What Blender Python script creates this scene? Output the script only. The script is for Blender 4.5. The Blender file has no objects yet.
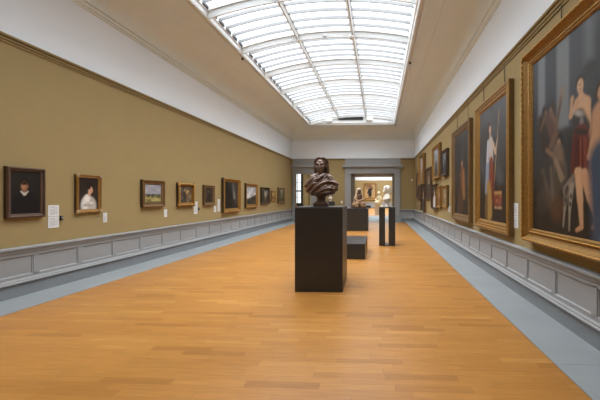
import bpy, bmesh, math, random
import numpy as np
from mathutils import Vector, Matrix

random.seed(5)
SC = bpy.context.scene
COL = SC.collection
PI = math.pi

# ------------------------------------------------------------------ camera geometry
F, UV_U, UV_V, YAW, EYE = 300.0, 365.9, 197.0, math.radians(2.5), 1.5
CY, SY = math.cos(YAW), math.sin(YAW)

def ray(u, v):
    a, b = (u - UV_U) / F, (UV_V - v) / F
    return a * CY - SY, a * SY + CY, b

def on_x(u, v, X):          # point of the photo on a wall plane x = X -> (y, z)
    dx, dy, dz = ray(u, v); k = X / dx
    return k * dy, EYE + k * dz

def on_y(u, v, Y):          # point of the photo on a plane y = Y -> (x, z)
    dx, dy, dz = ray(u, v); k = Y / dy
    return k * dx, EYE + k * dz

XL, XR, YB, YF = -5.43, 2.17, 18.4, -3.5
Z_RAIL, Z_MOULD, Z_CEIL = 3.86, 5.08, 5.66

# ------------------------------------------------------------------ materials
def srgb(r, g, b):
    f = lambda c: (c / 255 / 12.92) if c / 255 <= .04045 else ((c / 255 + .055) / 1.055) ** 2.4
    return (f(r), f(g), f(b), 1.0)

class NT:
    def __init__(s, name):
        s.m = bpy.data.materials.new(name); s.m.use_nodes = True
        s.t = s.m.node_tree; s.b = s.t.nodes['Principled BSDF']
    def n(s, typ, **kw):
        nd = s.t.nodes.new(typ)
        for k, v in kw.items():
            if k in nd.inputs: nd.inputs[k].default_value = v
            else: setattr(nd, k, v)
        return nd
    def l(s, a, ao, b, bi): s.t.links.new(a.outputs[ao], b.inputs[bi])

def mat(name, col, rough=.6, metal=0., var=.12, scale=6., bump=0., bscale=60., spec=.5, stretch=None):
    k = NT(name)
    tc = k.n('ShaderNodeTexCoord')
    mp = k.n('ShaderNodeMapping')
    if stretch: mp.inputs['Scale'].default_value = stretch
    k.l(tc, 'Object', mp, 'Vector')
    nz = k.n('ShaderNodeTexNoise', Scale=scale, Detail=5.0)
    k.l(mp, 'Vector', nz, 'Vector')
    mx = k.n('ShaderNodeMix', data_type='RGBA')
    mx.inputs[6].default_value = tuple(c * (1 - var) for c in col[:3]) + (1,)
    mx.inputs[7].default_value = tuple(min(1, c * (1 + var)) for c in col[:3]) + (1,)
    k.l(nz, 'Fac', mx, 0)
    k.t.links.new(mx.outputs[2], k.b.inputs['Base Color'])
    k.b.inputs['Roughness'].default_value = rough
    k.b.inputs['Metallic'].default_value = metal
    k.b.inputs['Specular IOR Level'].default_value = spec
    if bump:
        n2 = k.n('ShaderNodeTexNoise', Scale=bscale, Detail=4.0)
        k.l(mp, 'Vector', n2, 'Vector')
        bp = k.n('ShaderNodeBump', Strength=bump, Distance=.01)
        k.l(n2, 'Fac', bp, 'Height'); k.l(bp, 'Normal', k.b, 'Normal')
    return k.m

M = {}
M['gold_wall'] = mat('gold_wall_paint', srgb(153, 134, 94), .75, var=.05, scale=3, bump=.05, bscale=180, spec=.2)
M['rail'] = mat('picture_rail_paint', srgb(150, 132, 92), .5, var=.06, spec=.3)
M['rail_dark'] = mat('rail_groove', srgb(66, 56, 38), .7, var=.1)
M['white'] = mat('white_plaster', srgb(228, 236, 244), .85, var=.025, scale=2, spec=.15)
M['ceil'] = mat('ceiling_plaster', srgb(226, 232, 230), .85, var=.025, scale=2, spec=.15)
M['frame_white'] = mat('skylight_paint', srgb(228, 232, 234), .5, var=.03)
M['grey'] = mat('grey_panel_paint', srgb(146, 147, 148), .5, var=.05, scale=4, spec=.35)
M['plinth'] = mat('grey_stone_plinth', srgb(122, 125, 128), .6, var=.1, scale=9, bump=.05)
M['slab'] = mat('grey_stone_slab', srgb(140, 145, 147), .5, var=.14, scale=2.2, bump=.04, bscale=25, spec=.4)
M['lining_shade'] = mat('shaded_wall_lining', srgb(96, 84, 62), .6, var=.1)  # wall gold darkened: the passage's shade is put into the colour
M['black'] = mat('charcoal_lacquer', srgb(52, 51, 50), .34, var=.08, scale=12, spec=.45)
M['black_top'] = mat('charcoal_top', srgb(52, 52, 53), .3, var=.08, scale=12, spec=.6)
M['dark'] = mat('black_metal', srgb(22, 22, 24), .5, var=.05)
M['bronze'] = mat('brown_bronze', srgb(114, 92, 80), .3, metal=.22, var=.3, scale=14, bump=.2, bscale=70)
M['bronze_dark'] = mat('dark_bronze', srgb(92, 72, 60), .38, metal=.2, var=.25, scale=14)
M['marble'] = mat('white_marble', srgb(226, 220, 208), .45, var=.07, scale=8)
M['marble_warm'] = mat('cream_marble', srgb(222, 206, 172), .5, var=.08, scale=8)
M['clay'] = mat('mottled_tan_marble', srgb(150, 118, 88), .5, var=.3, scale=12)
M['clay_dark'] = mat('dark_brown_marble', srgb(84, 60, 44), .45, var=.25, scale=14)
M['clay_pale'] = mat('pale_marble', srgb(205, 185, 160), .5, var=.12, scale=10)
M['card'] = mat('white_card', srgb(214, 216, 218), .7, var=.02)
M['ink'] = mat('grey_print', srgb(150, 152, 156), .8, var=.1, scale=90)
M['plastic'] = mat('white_plastic', srgb(224, 222, 216), .4, var=.02)
M['gilt'] = mat('gilt_wood', srgb(150, 112, 56), .38, metal=.45, var=.35, scale=22, bump=.5, bscale=90)
M['gilt_bright'] = mat('bright_gilt', srgb(176, 134, 68), .34, metal=.5, var=.25, scale=25, bump=.3, bscale=90)
M['gilt_dull'] = mat('dull_gilt', srgb(116, 89, 54), .45, metal=.3, var=.3, scale=22, bump=.5, bscale=90)
M['gilt_pale'] = mat('pale_worn_gilt', srgb(166, 140, 100), .45, metal=.3, var=.35, scale=26, bump=.5, bscale=90)
M['brown_frame'] = mat('brown_carved_wood', srgb(92, 68, 54), .45, metal=.1, var=.3, scale=30, bump=.7, bscale=80)
M['dark_frame'] = mat('dark_stained_wood', srgb(66, 50, 38), .45, metal=.1, var=.3, scale=30, bump=.5, bscale=80)
M['frame_side'] = mat('dark_frame_edge', srgb(64, 49, 29), .7, var=.2, scale=20)
M['wire'] = mat('steel_wire', srgb(84, 78, 62), .5, metal=.5, var=.05)

def wood_floor():
    k = NT('oak_strip_floor')
    tc = k.n('ShaderNodeTexCoord'); sp = k.n('ShaderNodeSeparateXYZ'); k.l(tc, 'Object', sp, 0)
    def math_(op, a=None, b=None, av=0., bv=0.):
        nd = k.n('ShaderNodeMath', operation=op)
        nd.inputs[0].default_value = av; nd.inputs[1].default_value = bv
        if a is not None: k.t.links.new(a, nd.inputs[0])
        if b is not None: k.t.links.new(b, nd.inputs[1])
        return nd.outputs[0]
    ry = math_('DIVIDE', sp.outputs[1], bv=.075)
    row = math_('FLOOR', ry)
    w1 = k.n('ShaderNodeTexWhiteNoise', noise_dimensions='1D'); k.t.links.new(row, w1.inputs['W'])
    cx = math_('ADD', math_('DIVIDE', sp.outputs[0], bv=.6), math_('MULTIPLY', w1.outputs['Value'], bv=7.0))
    colm = math_('FLOOR', cx)
    cb = k.n('ShaderNodeCombineXYZ'); k.t.links.new(row, cb.inputs[0]); k.t.links.new(colm, cb.inputs[1])
    w2 = k.n('ShaderNodeTexWhiteNoise', noise_dimensions='3D'); k.t.links.new(cb.outputs[0], w2.inputs['Vector'])
    rp = k.n('ShaderNodeValToRGB')
    e = rp.color_ramp.elements
    e[0].position, e[0].color = 0., srgb(158, 106, 50)
    e[1].position, e[1].color = 1., srgb(190, 138, 74)
    x = e.new(.12); x.color = srgb(171, 117, 56)
    x = e.new(.9); x.color = srgb(179, 125, 62)
    k.l(w2, 'Value', rp, 'Fac')
    # grain along the strips
    mp = k.n('ShaderNodeMapping'); mp.inputs['Scale'].default_value = (2.2, 40., 1.)
    k.l(tc, 'Object', mp, 'Vector')
    g = k.n('ShaderNodeTexNoise', Scale=1.6, Detail=6.0); k.l(mp, 'Vector', g, 'Vector')
    gr = k.n('ShaderNodeMapRange'); gr.inputs['From Min'].default_value = .3; gr.inputs['From Max'].default_value = .7
    gr.inputs['To Min'].default_value = .86; gr.inputs['To Max'].default_value = 1.1
    k.l(g, 'Fac', gr, 'Value')
    # worn patches
    wn = k.n('ShaderNodeTexNoise', Scale=.55, Detail=3.0); k.l(tc, 'Object', wn, 'Vector')
    wr = k.n('ShaderNodeMapRange'); wr.inputs['From Min'].default_value = .35; wr.inputs['From Max'].default_value = .7
    wr.inputs['To Min'].default_value = .9; wr.inputs['To Max'].default_value = 1.07
    k.l(wn, 'Fac', wr, 'Value')
    # joints
    fy = math_('FRACT', ry); fx = math_('FRACT', cx)
    j1 = math_('GREATER_THAN', fy, bv=.035); j2 = math_('GREATER_THAN', fx, bv=.006)
    j = math_('MULTIPLY', j1, j2)
    jr = math_('ADD', math_('MULTIPLY', j, bv=.22), bv=.78)
    tot = math_('MULTIPLY', math_('MULTIPLY', gr.outputs[0], wr.outputs[0]), jr)
    vm = k.n('ShaderNodeVectorMath', operation='SCALE')
    k.l(rp, 'Color', vm, 0); k.t.links.new(tot, vm.inputs['Scale'])
    k.t.links.new(vm.outputs[0], k.b.inputs['Base Color'])
    rr = k.n('ShaderNodeMapRange'); rr.inputs['To Min'].default_value = .26; rr.inputs['To Max'].default_value = .42
    k.l(wn, 'Fac', rr, 'Value'); k.l(rr, 'Result', k.b, 'Roughness')
    k.b.inputs['Specular IOR Level'].default_value = .4
    return k.m
M['wood'] = wood_floor()

def glass_mat(name, tint, mix):
    k = NT(name)
    tr = k.n('ShaderNodeBsdfTransparent', Color=tint)
    tl = k.n('ShaderNodeBsdfTranslucent', Color=(.9, .93, .95, 1))
    mx = k.n('ShaderNodeMixShader', Fac=mix)
    k.l(tr, 0, mx, 1); k.l(tl, 0, mx, 2)
    k.l(mx, 0, k.t.nodes['Material Output'], 'Surface')
    return k.m
M['glass'] = glass_mat('skylight_glass', (.95, .98, 1, 1), .05)
M['window_glass'] = glass_mat('dimmed_glass', (.8, .82, .82, 1), .02)  # grey tint added only to dim the sky behind the pane
M['bar_grey'] = mat('grey_glazing_bar', srgb(150, 152, 155), .5, var=.03)

def paint_mat():
    k = NT('oil_paint')
    at = k.n('ShaderNodeVertexColor', layer_name='paint')
    k.l(at, 'Color', k.b, 'Base Color')
    k.b.inputs['Roughness'].default_value = .42
    k.b.inputs['Specular IOR Level'].default_value = .3
    return k.m
M['paint'] = paint_mat()

# ------------------------------------------------------------------ mesh helpers
def new_obj(name, bm, mats, parent=None, smooth=False, loc=None):
    me = bpy.data.meshes.new(name)
    bmesh.ops.recalc_face_normals(bm, faces=bm.faces)
    bm.to_mesh(me); bm.free()
    for m_ in (mats if isinstance(mats, (list, tuple)) else [mats]): me.materials.append(m_)
    if smooth: me.polygons.foreach_set('use_smooth', [True] * len(me.polygons))
    o = bpy.data.objects.new(name, me); COL.objects.link(o)
    if parent: o.parent = parent
    if loc: o.location = loc
    return o

def B(): return bmesh.new()

def box(bm, x0, x1, y0, y1, z0, z1, mi=0, bev=0.):
    r = bmesh.ops.create_cube(bm, size=1.0)
    vs = r['verts']
    for v in vs:
        v.co = Vector((x0 + (v.co.x + .5) * (x1 - x0), y0 + (v.co.y + .5) * (y1 - y0), z0 + (v.co.z + .5) * (z1 - z0)))
    fs = list({f for v in vs for f in v.link_faces})
    for f in fs: f.material_index = mi
    if bev:
        es = list({e for v in vs for e in v.link_edges})
        q = bmesh.ops.bevel(bm, geom=es, offset=bev, segments=2, affect='EDGES', profile=.5)
        for f in q['faces']: f.material_index = mi
    return bm

def ellipsoid(bm, c, r, rot=(0, 0, 0), seg=20):
    from mathutils import Euler
    mtx = Matrix.Translation(c) @ Euler(rot).to_matrix().to_4x4() @ Matrix.Diagonal((*r, 1))
    bmesh.ops.create_uvsphere(bm, u_segments=seg, v_segments=max(8, seg // 2 + 2), radius=1, matrix=mtx)

def tube(bm, pts, rad, seg=10, cap=True):
    pts = [Vector(p) for p in pts]
    n = len(pts)
    if not isinstance(rad, (list, tuple)): rad = [rad] * n
    rings = []
    for i, p in enumerate(pts):
        t = (pts[min(i + 1, n - 1)] - pts[max(i - 1, 0)]).normalized()
        up = Vector((0, 0, 1)) if abs(t.z) < .9 else Vector((0, 1, 0))
        a = t.cross(up).normalized(); b = a.cross(t)
        rings.append([bm.verts.new(p + (a * math.cos(2 * PI * k / seg) + b * math.sin(2 * PI * k / seg)) * rad[i]) for k in range(seg)])
    for i in range(n - 1):
        for k in range(seg):
            bm.faces.new((rings[i][k], rings[i][(k + 1) % seg], rings[i + 1][(k + 1) % seg], rings[i + 1][k]))
    if cap:
        bm.faces.new(rings[0][::-1]); bm.faces.new(rings[-1])

def lathe(bm, prof, seg=32, c=(0, 0, 0)):
    rings = [[bm.verts.new((c[0] + r * math.cos(2 * PI * k / seg), c[1] + r * math.sin(2 * PI * k / seg), c[2] + z)) for k in range(seg)] for r, z in prof]
    for i in range(len(prof) - 1):
        for k in range(seg):
            bm.faces.new((rings[i][k], rings[i][(k + 1) % seg], rings[i + 1][(k + 1) % seg], rings[i + 1][k]))
    bm.faces.new(rings[0][::-1]); bm.faces.new(rings[-1])

def prism(bm, prof, axis, a, b, mi=0):
    """prof: polygon of (p, z); swept along axis 'y' (p = x) or 'x' (p = y) from a to b."""
    def P(p, z, t): return (p, t, z) if axis == 'y' else (t, p, z)
    A = [bm.verts.new(P(p, z, a)) for p, z in prof]; Bv = [bm.verts.new(P(p, z, b)) for p, z in prof]
    n = len(prof); fs = []
    for i in range(n): fs.append(bm.faces.new((A[i], A[(i + 1) % n], Bv[(i + 1) % n], Bv[i])))
    fs.append(bm.faces.new(A)); fs.append(bm.faces.new(Bv))
    for f in fs: f.material_index = mi

def tag(o, label, cat, group=None):
    o['label'] = label; o['category'] = cat
    if group: o['group'] = group
    return o

def struct(o):
    o['kind'] = 'structure'; return o

def thing(name, label, cat, loc=(0, 0, 0), rz=0., group=None):
    o = bpy.data.objects.new(name, None); COL.objects.link(o)
    o.location = loc; o.rotation_euler = (0, 0, rz); o.empty_display_size = .1
    return tag(o, label, cat, group)

# ------------------------------------------------------------------ the room
WT = .3
# doorway openings in the end wall
D1X0, D1X1 = on_y(295, 190, YB)[0], on_y(311, 190, YB)[0]
D2X0, D2X1 = on_y(350.9, 190, YB)[0], on_y(394.4, 190, YB)[0]
DZ = on_y(372, 173.4, YB)[1]
SLX, SRX = -4.74, 1.575          # inner edges of the stone border
SLY = YB - .62

b = B(); box(b, SLX, SRX, YF, SLY, -.1, 0); struct(new_obj('floor', b, M['wood']))
def slab(bm, x0, x1, y0, y1):    # a stone border laid in flags
    along = 'y' if (y1 - y0) > (x1 - x0) else 'x'
    t0, t1 = (y0, y1) if along == 'y' else (x0, x1)
    n = max(1, round((t1 - t0) / 1.55)); s = (t1 - t0) / n
    for i in range(n):
        a, c = t0 + i * s + .0015, t0 + (i + 1) * s - .0015
        if along == 'y': box(bm, x0, x1, a, c, -.1, .004)
        else: box(bm, a, c, y0, y1, -.1, .004)
for i, (x0, x1, y0, y1) in enumerate(((XL, SLX - .004, YF, YB), (SRX + .004, XR, YF, YB), (SLX, SRX, SLY + .004, YB))):
    b = B(); slab(b, x0, x1, y0, y1)
    struct(new_obj('trim_%d' % (i + 1), b, M['slab']))

def side_wall(name, x0, x1):
    b = B()
    box(b, x0, x1, YF - WT, YB + .05, -.1, Z_RAIL, 0)
    box(b, x0, x1, YF - WT, YB + .05, Z_RAIL, 6.4, 1)
    return struct(new_obj(name, b, [M['gold_wall'], M['white']]))
side_wall('wall_left', XL - WT, XL)
side_wall('wall_right', XR, XR + WT)
b = B()
box(b, XL, XR, YF - WT, YF, -.1, Z_RAIL, 0); box(b, XL, XR, YF - WT, YF, Z_RAIL, 6.4, 1)
struct(new_obj('wall_front', b, [M['gold_wall'], M['white']]))
YB2 = YB + .35
b = B()
for x0, x1 in ((XL, D1X0), (D1X1, D2X0), (D2X1, XR)): box(b, x0, x1, YB, YB2, -.1, Z_RAIL, 0)
for x0, x1 in ((D1X0, D1X1), (D2X0, D2X1)): box(b, x0, x1, YB, YB2, DZ, Z_RAIL, 0)
box(b, XL - WT, XR + WT, YB, YB2, Z_RAIL, 6.4, 1)
struct(new_obj('wall_back', b, [M['gold_wall'], M['white']]))

# --- ceiling: moulding, cove and flat border round the skylight
SKX0, SKX1, SKY0, SKY1 = -4.08, 1.0, 1.6, 17.15
def rect_ring(bm, ox0, ox1, oy0, oy1, z):
    return [bm.verts.new(p) for p in ((XL + ox0, YF + oy0, z), (XR - ox1, YF + oy0, z), (XR - ox1, YB - oy1, z), (XL + ox0, YB - oy1, z))]
b = B()
prof = [(0, Z_MOULD - .11), (.03, Z_MOULD - .105), (.03, Z_MOULD - .085), (.008, Z_MOULD - .08), (.008, Z_MOULD - .062), (.045, Z_MOULD - .055), (.055, Z_MOULD - .03), (.055, Z_MOULD - .015), (.02, Z_MOULD - .01), (.02, Z_MOULD + .006), (.075, Z_MOULD + .012), (.08, Z_MOULD + .035), (.03, Z_MOULD + .04), (.03, Z_MOULD + .05)]
R = Z_CEIL - Z_MOULD - .05
for k in range(1, 13):
    a = k / 12 * PI / 2
    prof.append((.03 + R * 1.1 * (1 - math.cos(a)), Z_MOULD + .05 + R * math.sin(a)))
rings = [rect_ring(b, o, o, o, o, z) for o, z in prof]
flat = [(.82, Z_CEIL), (.86, Z_CEIL - .012), (.9, Z_CEIL)]
rings += [rect_ring(b, o, o - .1, o, o, z) for o, z in flat]
rings.append(rect_ring(b, SKX0 - XL, XR - SKX1, SKY0 - YF, YB - SKY1, Z_CEIL))
rings.append(rect_ring(b, SKX0 - XL, XR - SKX1, SKY0 - YF, YB - SKY1, Z_CEIL + .12))
rings.append(rect_ring(b, -.2, -.2, -.2, -.2, Z_CEIL + .12))
for r0, r1 in zip(rings, rings[1:]):
    for k in range(4): b.faces.new((r0[k], r0[(k + 1) % 4], r1[(k + 1) % 4], r1[k]))
struct(new_obj('ceiling', b, M['ceil']))

# --- skylight
sky = bpy.data.objects.new('window_1', None); COL.objects.link(sky); struct(sky)
GX0, GX1 = -3.9, .85
GC, GH = (GX0 + GX1) / 2, (GX1 - GX0) / 2
def arc(x): return 5.76 + .30 * (1 - ((x - GC) / GH) ** 2) + .21 * (x - GX0) / (2 * GH)
b = B()
prof = [(0, Z_CEIL + .02), (0, Z_CEIL - .05), (.015, Z_CEIL - .075), (.045, Z_CEIL - .075), (.052, Z_CEIL - .02), (.075, Z_CEIL - .01), (.08, Z_CEIL - .045), (.095, Z_CEIL - .06), (.135, Z_CEIL - .06), (.15, Z_CEIL - .03), (.155, Z_CEIL + .06), (.18, Z_CEIL + .08), (.18, Z_CEIL + .6), (-.1, Z_CEIL + .6), (-.1, Z_CEIL + .02)]
rs = []
for o, z in prof:
    rs.append([b.verts.new(p) for p in ((SKX0 + o, SKY0 + o, z), (SKX1 - o, SKY0 + o, z), (SKX1 - o, SKY1 - o, z), (SKX0 + o, SKY1 - o, z))])
for r0, r1 in zip(rs, rs[1:] + rs[:1]):
    for k in range(4): b.faces.new((r0[k], r0[(k + 1) % 4], r1[(k + 1) % 4], r1[k]))
new_obj('window_frame', b, M['frame_white'], sky)
EY0, EY1 = SKY0 + .18, SKY1 - .18
RIBS = [16.93 - 1.7 * i for i in range(9)]
XS = [GX0 + (GX1 - GX0) * i / 24 for i in range(25)]
def arched(bm, y0, y1, zlo, zhi, xs=XS, taper=1.):
    m, h = (y0 + y1) / 2, (y1 - y0) / 2 * taper
    lo0 = [bm.verts.new((x, m - h, arc(x) + zlo)) for x in xs]; hi0 = [bm.verts.new((x, y0, arc(x) + zhi)) for x in xs]
    lo1 = [bm.verts.new((x, m + h, arc(x) + zlo)) for x in xs]; hi1 = [bm.verts.new((x, y1, arc(x) + zhi)) for x in xs]
    for i in range(len(xs) - 1):
        for a, c in ((lo0, lo1), (hi1, hi0), (hi0, lo0), (lo1, hi1)):
            bm.faces.new((a[i], a[i + 1], c[i + 1], c[i]))
    bm.faces.new((lo0[0], lo1[0], hi1[0], hi0[0])); bm.faces.new((lo0[-1], hi0[-1], hi1[-1], lo1[-1]))
for y in RIBS:
    b = B(); arched(b, y - .055, y + .055, -.17, .05, taper=.3); arched(b, y - .075, y + .075, -.02, .045)
    new_obj('rib', b, M['frame_white'], sky)
MUL = [GX0 + (GX1 - GX0) / 3, GX0 + 2 * (GX1 - GX0) / 3]
for x in MUL:
    b = B(); z = arc(x); prism(b, [(x - .07, z + .05), (x - .07, z - .01), (x - .05, z - .02), (x - .018, z - .12), (x + .018, z - .12), (x + .05, z - .02), (x + .07, z - .01), (x + .07, z + .05)], 'y', EY0, EY1)
    new_obj('mullion', b, M['frame_white'], sky)
b = B()
ys = sorted(RIBS)
edges = [EY0] + ys + [EY1]
for y0, y1 in zip(edges, edges[1:]):
    n = max(1, round((y1 - y0) / .34))
    for i in range(1, n):
        y = y0 + (y1 - y0) * i / n
        for xa, xc in zip([GX0 + .05] + MUL, MUL + [GX1 - .05]):
            arched(b, y - .012, y + .012, -.045, .03, [xa + (xc - xa) * t / 6 for t in range(7)])
new_obj('glazing_bar', b, M['bar_grey'], sky)
b = B()
v0 = [b.verts.new((x, EY0 - .1, arc(x) + .04)) for x in XS]; v1 = [b.verts.new((x, EY1 + .1, arc(x) + .04)) for x in XS]
for i in range(24): b.faces.new((v0[i], v0[i + 1], v1[i + 1], v1[i]))
new_obj('pane', b, M['glass'], sky, smooth=True)
for x0, x1 in ((GX0 + .002, GX0 + .03), (GX1 - .03, GX1 - .002)):
    b = B()
    y = EY0
    for y0, y1 in zip(edges, edges[1:]):
        n = max(1, round((y1 - y0) / .34))
        for i in range(n):
            a = y0 + (y1 - y0) * i / n
            box(b, x0, x1, a + .07, a + .3, arc((x0 + x1) / 2) + .005, arc((x0 + x1) / 2) + .075)
    new_obj('gap_shade', b, M['dark'], sky)  # dark boxes stand for the shadow in the open gaps beside the frame
# end lunette with the dark vent
b = B()
lo = [b.verts.new((x, EY1 - .01, 5.7)) for x in XS]; hi = [b.verts.new((x, EY1 - .01, arc(x) + .06)) for x in XS]
for i in range(24): b.faces.new((lo[i], lo[i + 1], hi[i + 1], hi[i]))
ext = bmesh.ops.extrude_face_region(b, geom=list(b.faces))
for v in [g for g in ext['geom'] if isinstance(g, bmesh.types.BMVert)]: v.co.y += .08
new_obj('end_panel', b, M['frame_white'], sky)
VY = EY1 - .04
xa, za = on_y(338.5, 119.8, VY); xb, zb_ = on_y(363, 116.3, VY)
b = B(); box(b, xa, xb, VY - .02, VY + .03, za, zb_)
for i in range(5): box(b, xa, xb, VY - .03, VY - .015, za + (zb_ - za) * (i + .3) / 5, za + (zb_ - za) * (i + .5) / 5)
tag(new_obj('air_vent', b, M['dark']), 'long dark ventilation grille at the far end of the skylight', 'vent')
for (u, v, lab) in ((329, 120.3, 'small white control box left of the dark skylight vent'), (369.5, 119, 'small white control box right of the dark skylight vent')):
    x, z = on_y(u, v, VY - .05)
    b = B(); box(b, x - .17, x + .17, VY - .1, VY + .04, z - .09, z + .09, bev=.015)
    t = tag(new_obj('control_box', b, M['plastic']), lab, 'box', 'white boxes by the skylight vent')
# globe and hook under a rib, small spots on the frame
gy = RIBS[5]
x, z = on_y(351.2, 37.2, gy - .02)
t = thing('globe_sensor', 'small white globe hanging under a skylight rib', 'lamp', (x, gy - .02, z))
b = B(); ellipsoid(b, (0, 0, 0), (.075, .075, .075)); new_obj('globe', b, M['plastic'], t, True)
b = B(); tube(b, [(0, 0, .06), (0, 0, arc(x) - .085 - z)], .012); new_obj('stem', b, M['plastic'], t)
x, z = on_y(323, 35.5, gy - .02)
b = B(); tube(b, [(x, gy - .02, arc(x) - .085), (x, gy - .03, z), (x + .05, gy - .05, z - .03), (x + .09, gy - .05, z + .01)], .016)
tag(new_obj('hook', b, M['plastic'], None, True), 'small white hook under the skylight rib beside the globe', 'hook')
for u, v, X, lab in ((242.5, 59, SKX0 + .06, 'small black fitting on the left skylight frame'), (410, 47, SKX1 - .06, 'small black fitting midway along the right skylight frame'), (393.4, 123.7, SKX1 - .06, 'small black fitting at the far right corner of the skylight frame')):
    y, z = on_x(u, v, X)
    y = min(y, SKY1 - .06)
    b = B(); lathe(b, [(.015, 0), (.02, -.015), (.035, -.02), (.035, -.06), (.02, -.07)], 16, (X, y, Z_CEIL - .055))
    tag(new_obj('spot_fitting', b, M['dark']), lab, 'fitting', 'black fittings on the skylight frame')

# --- picture rail
tn = 4
def rail(axis, w, s, a, c):
    """w wall coordinate, s direction into the room"""
    global tn
    b = B()
    z = Z_RAIL
    prism(b, [(w, z - .03), (w + s * .05, z - .03), (w + s * .06, z - .012), (w + s * .06, z), (w + s * .03, z + .014), (w, z + .014)], axis, a, c)
    prism(b, [(w, z - .05), (w + s * .03, z - .05), (w + s * .03, z - .03), (w, z - .03)], axis, a, c, 1)
    prism(b, [(w, z - .075), (w + s * .03, z - .075), (w + s * .04, z - .05), (w, z - .05)], axis, a, c)
    prism(b, [(w, z - .088), (w + s * .012, z - .088), (w + s * .012, z - .075), (w, z - .075)], axis, a, c, 1)
    prism(b, [(w, z - .11), (w + s * .016, z - .11), (w + s * .022, z - .088), (w, z - .088)], axis, a, c)
    struct(new_obj('trim_%d' % tn, b, [M['rail'], M['rail_dark']])); tn += 1
rail('y', XL, 1, YF, YB); rail('y', XR, -1, YF, YB)
FX = (on_y(291, 160, YB)[0], on_y(316, 160, YB)[0], on_y(345, 160, YB)[0], on_y(400.5, 160, YB)[0])
rail('x', YB, -1, FX[1] + .3, FX[2]); rail('x', YB, -1, FX[3], XR)

# --- grey dado
def dado(axis, w, s, a, c, n_side, spots=None):
    global tn
    b = B()
    prism(b, [(w, 0), (w + s * .03, 0), (w + s * .03, .2), (w, .2)], axis, a, c)
    struct(new_obj('baseboard_' + n_side, b, M['plinth']))
    b = B()
    prism(b, [(w, .2), (w + s * .055, .2), (w + s * .06, .212), (w + s * .055, .225), (w + s * .04, .232), (w + s * .04, .245), (w + s * .025, .262), (w + s * .02, .27), (w, .27)], axis, a, c)
    prism(b, [(w, .27), (w + s * .006, .27), (w + s * .006, .66), (w, .66)], axis, a, c)              # recessed field
    prism(b, [(w, .27), (w + s * .022, .27), (w + s * .022, .312), (w + s * .006, .325), (w, .325)], axis, a, c)
    prism(b, [(w, .588), (w + s * .006, .588), (w + s * .022, .6), (w + s * .022, .65), (w, .65)], axis, a, c)
    prism(b, [(w, .64), (w + s * .025, .64), (w + s * .035, .655), (w + s * .04, .68), (w + s * .06, .7), (w + s * .072, .715), (w + s * .072, .735), (w + s * .06, .745), (w, .748)], axis, a, c)
    st = a + .2 if spots is None else spots
    while st < c:
        for p0, p1, th in ((st - .042, st + .042, .022), (st - .058, st - .042, .013), (st + .042, st + .058, .013)):
            p0_, p1_ = max(p0, a), min(p1, c)
            if p1_ - p0_ < .005: continue
            lo, hi = sorted((w, w + s * th))
            if axis == 'y': box(b, lo, hi, p0_, p1_, .3, .61)
            else: box(b, p0_, p1_, lo, hi, .3, .61)
        st += .7
    struct(new_obj('trim_%d' % tn, b, M['grey'])); tn += 1
dado('y', XL, 1, YF, YB, 'left', YF + .25 + .06)
dado('y', XR, -1, YF, YB, 'right', YF + .3)
dado('x', YB, -1, FX[1], FX[2], 'middle'); dado('x', YB, -1, FX[3], XR, 'back')

# --- door surrounds
def surround(n, fx0, fx1, ox0, ox1, corn):
    root = bpy.data.objects.new('door_%d' % n, None); COL.objects.link(root); struct(root)
    z_arch = DZ + .28
    for x0, x1 in ((fx0, ox0), (ox1, fx1)):
        b = B()
        box(b, x0, x1, YB - .06, YB + .02, 0, DZ + .02)
        s = .04
        box(b, x0 + s, x1 - s, YB - .085, YB - .05, .45, DZ - .06)
        box(b, x0 - .02, x1 + .02, YB - .11, YB + .02, 0, .42)
        box(b, x0 - .01, x1 + .01, YB - .1, YB + .02, DZ - .02, DZ + .03)
        new_obj('jamb', b, M['grey'], root)
    b = B(); box(b, fx0, fx1, YB - .07, YB + .02, DZ, z_arch); box(b, fx0, fx1, YB - .085, YB + .02, DZ + .1, DZ + .13)
    new_obj('architrave', b, M['grey'], root)
    b = B(); zc0, zc1 = on_y(372, 167.6, YB - .2)[1], on_y(372, 164.9, YB - .2)[1]
    c0, c1 = max(XL + .01, fx0 - corn), fx1 + corn
    prism(b, [(YB + .01, zc0 - .05), (YB - .09, zc0 - .05), (YB - .1, zc0), (YB - .19, zc0 + .04), (YB - .21, zc0 + .06), (YB - .21, zc1), (YB + .01, zc1 + .03)], 'x', c0, c1)
    new_obj('cornice', b, M['grey'], root)
    b = B(); box(b, fx0, fx1, YB - .055, YB + .02, zc1, Z_RAIL); box(b, fx0, fx1, YB - .075, YB + .02, Z_RAIL - .07, Z_RAIL)
    box(b, fx0, fx1, YB - .06, YB + .02, z_arch, zc0)
    new_obj('frieze', b, M['grey'], root)
    return root
surround(1, XL + .075, FX[1], D1X0, D1X1, .14)
dr = surround(2, FX[2], FX[3], D2X0, D2X1, .14)

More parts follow.
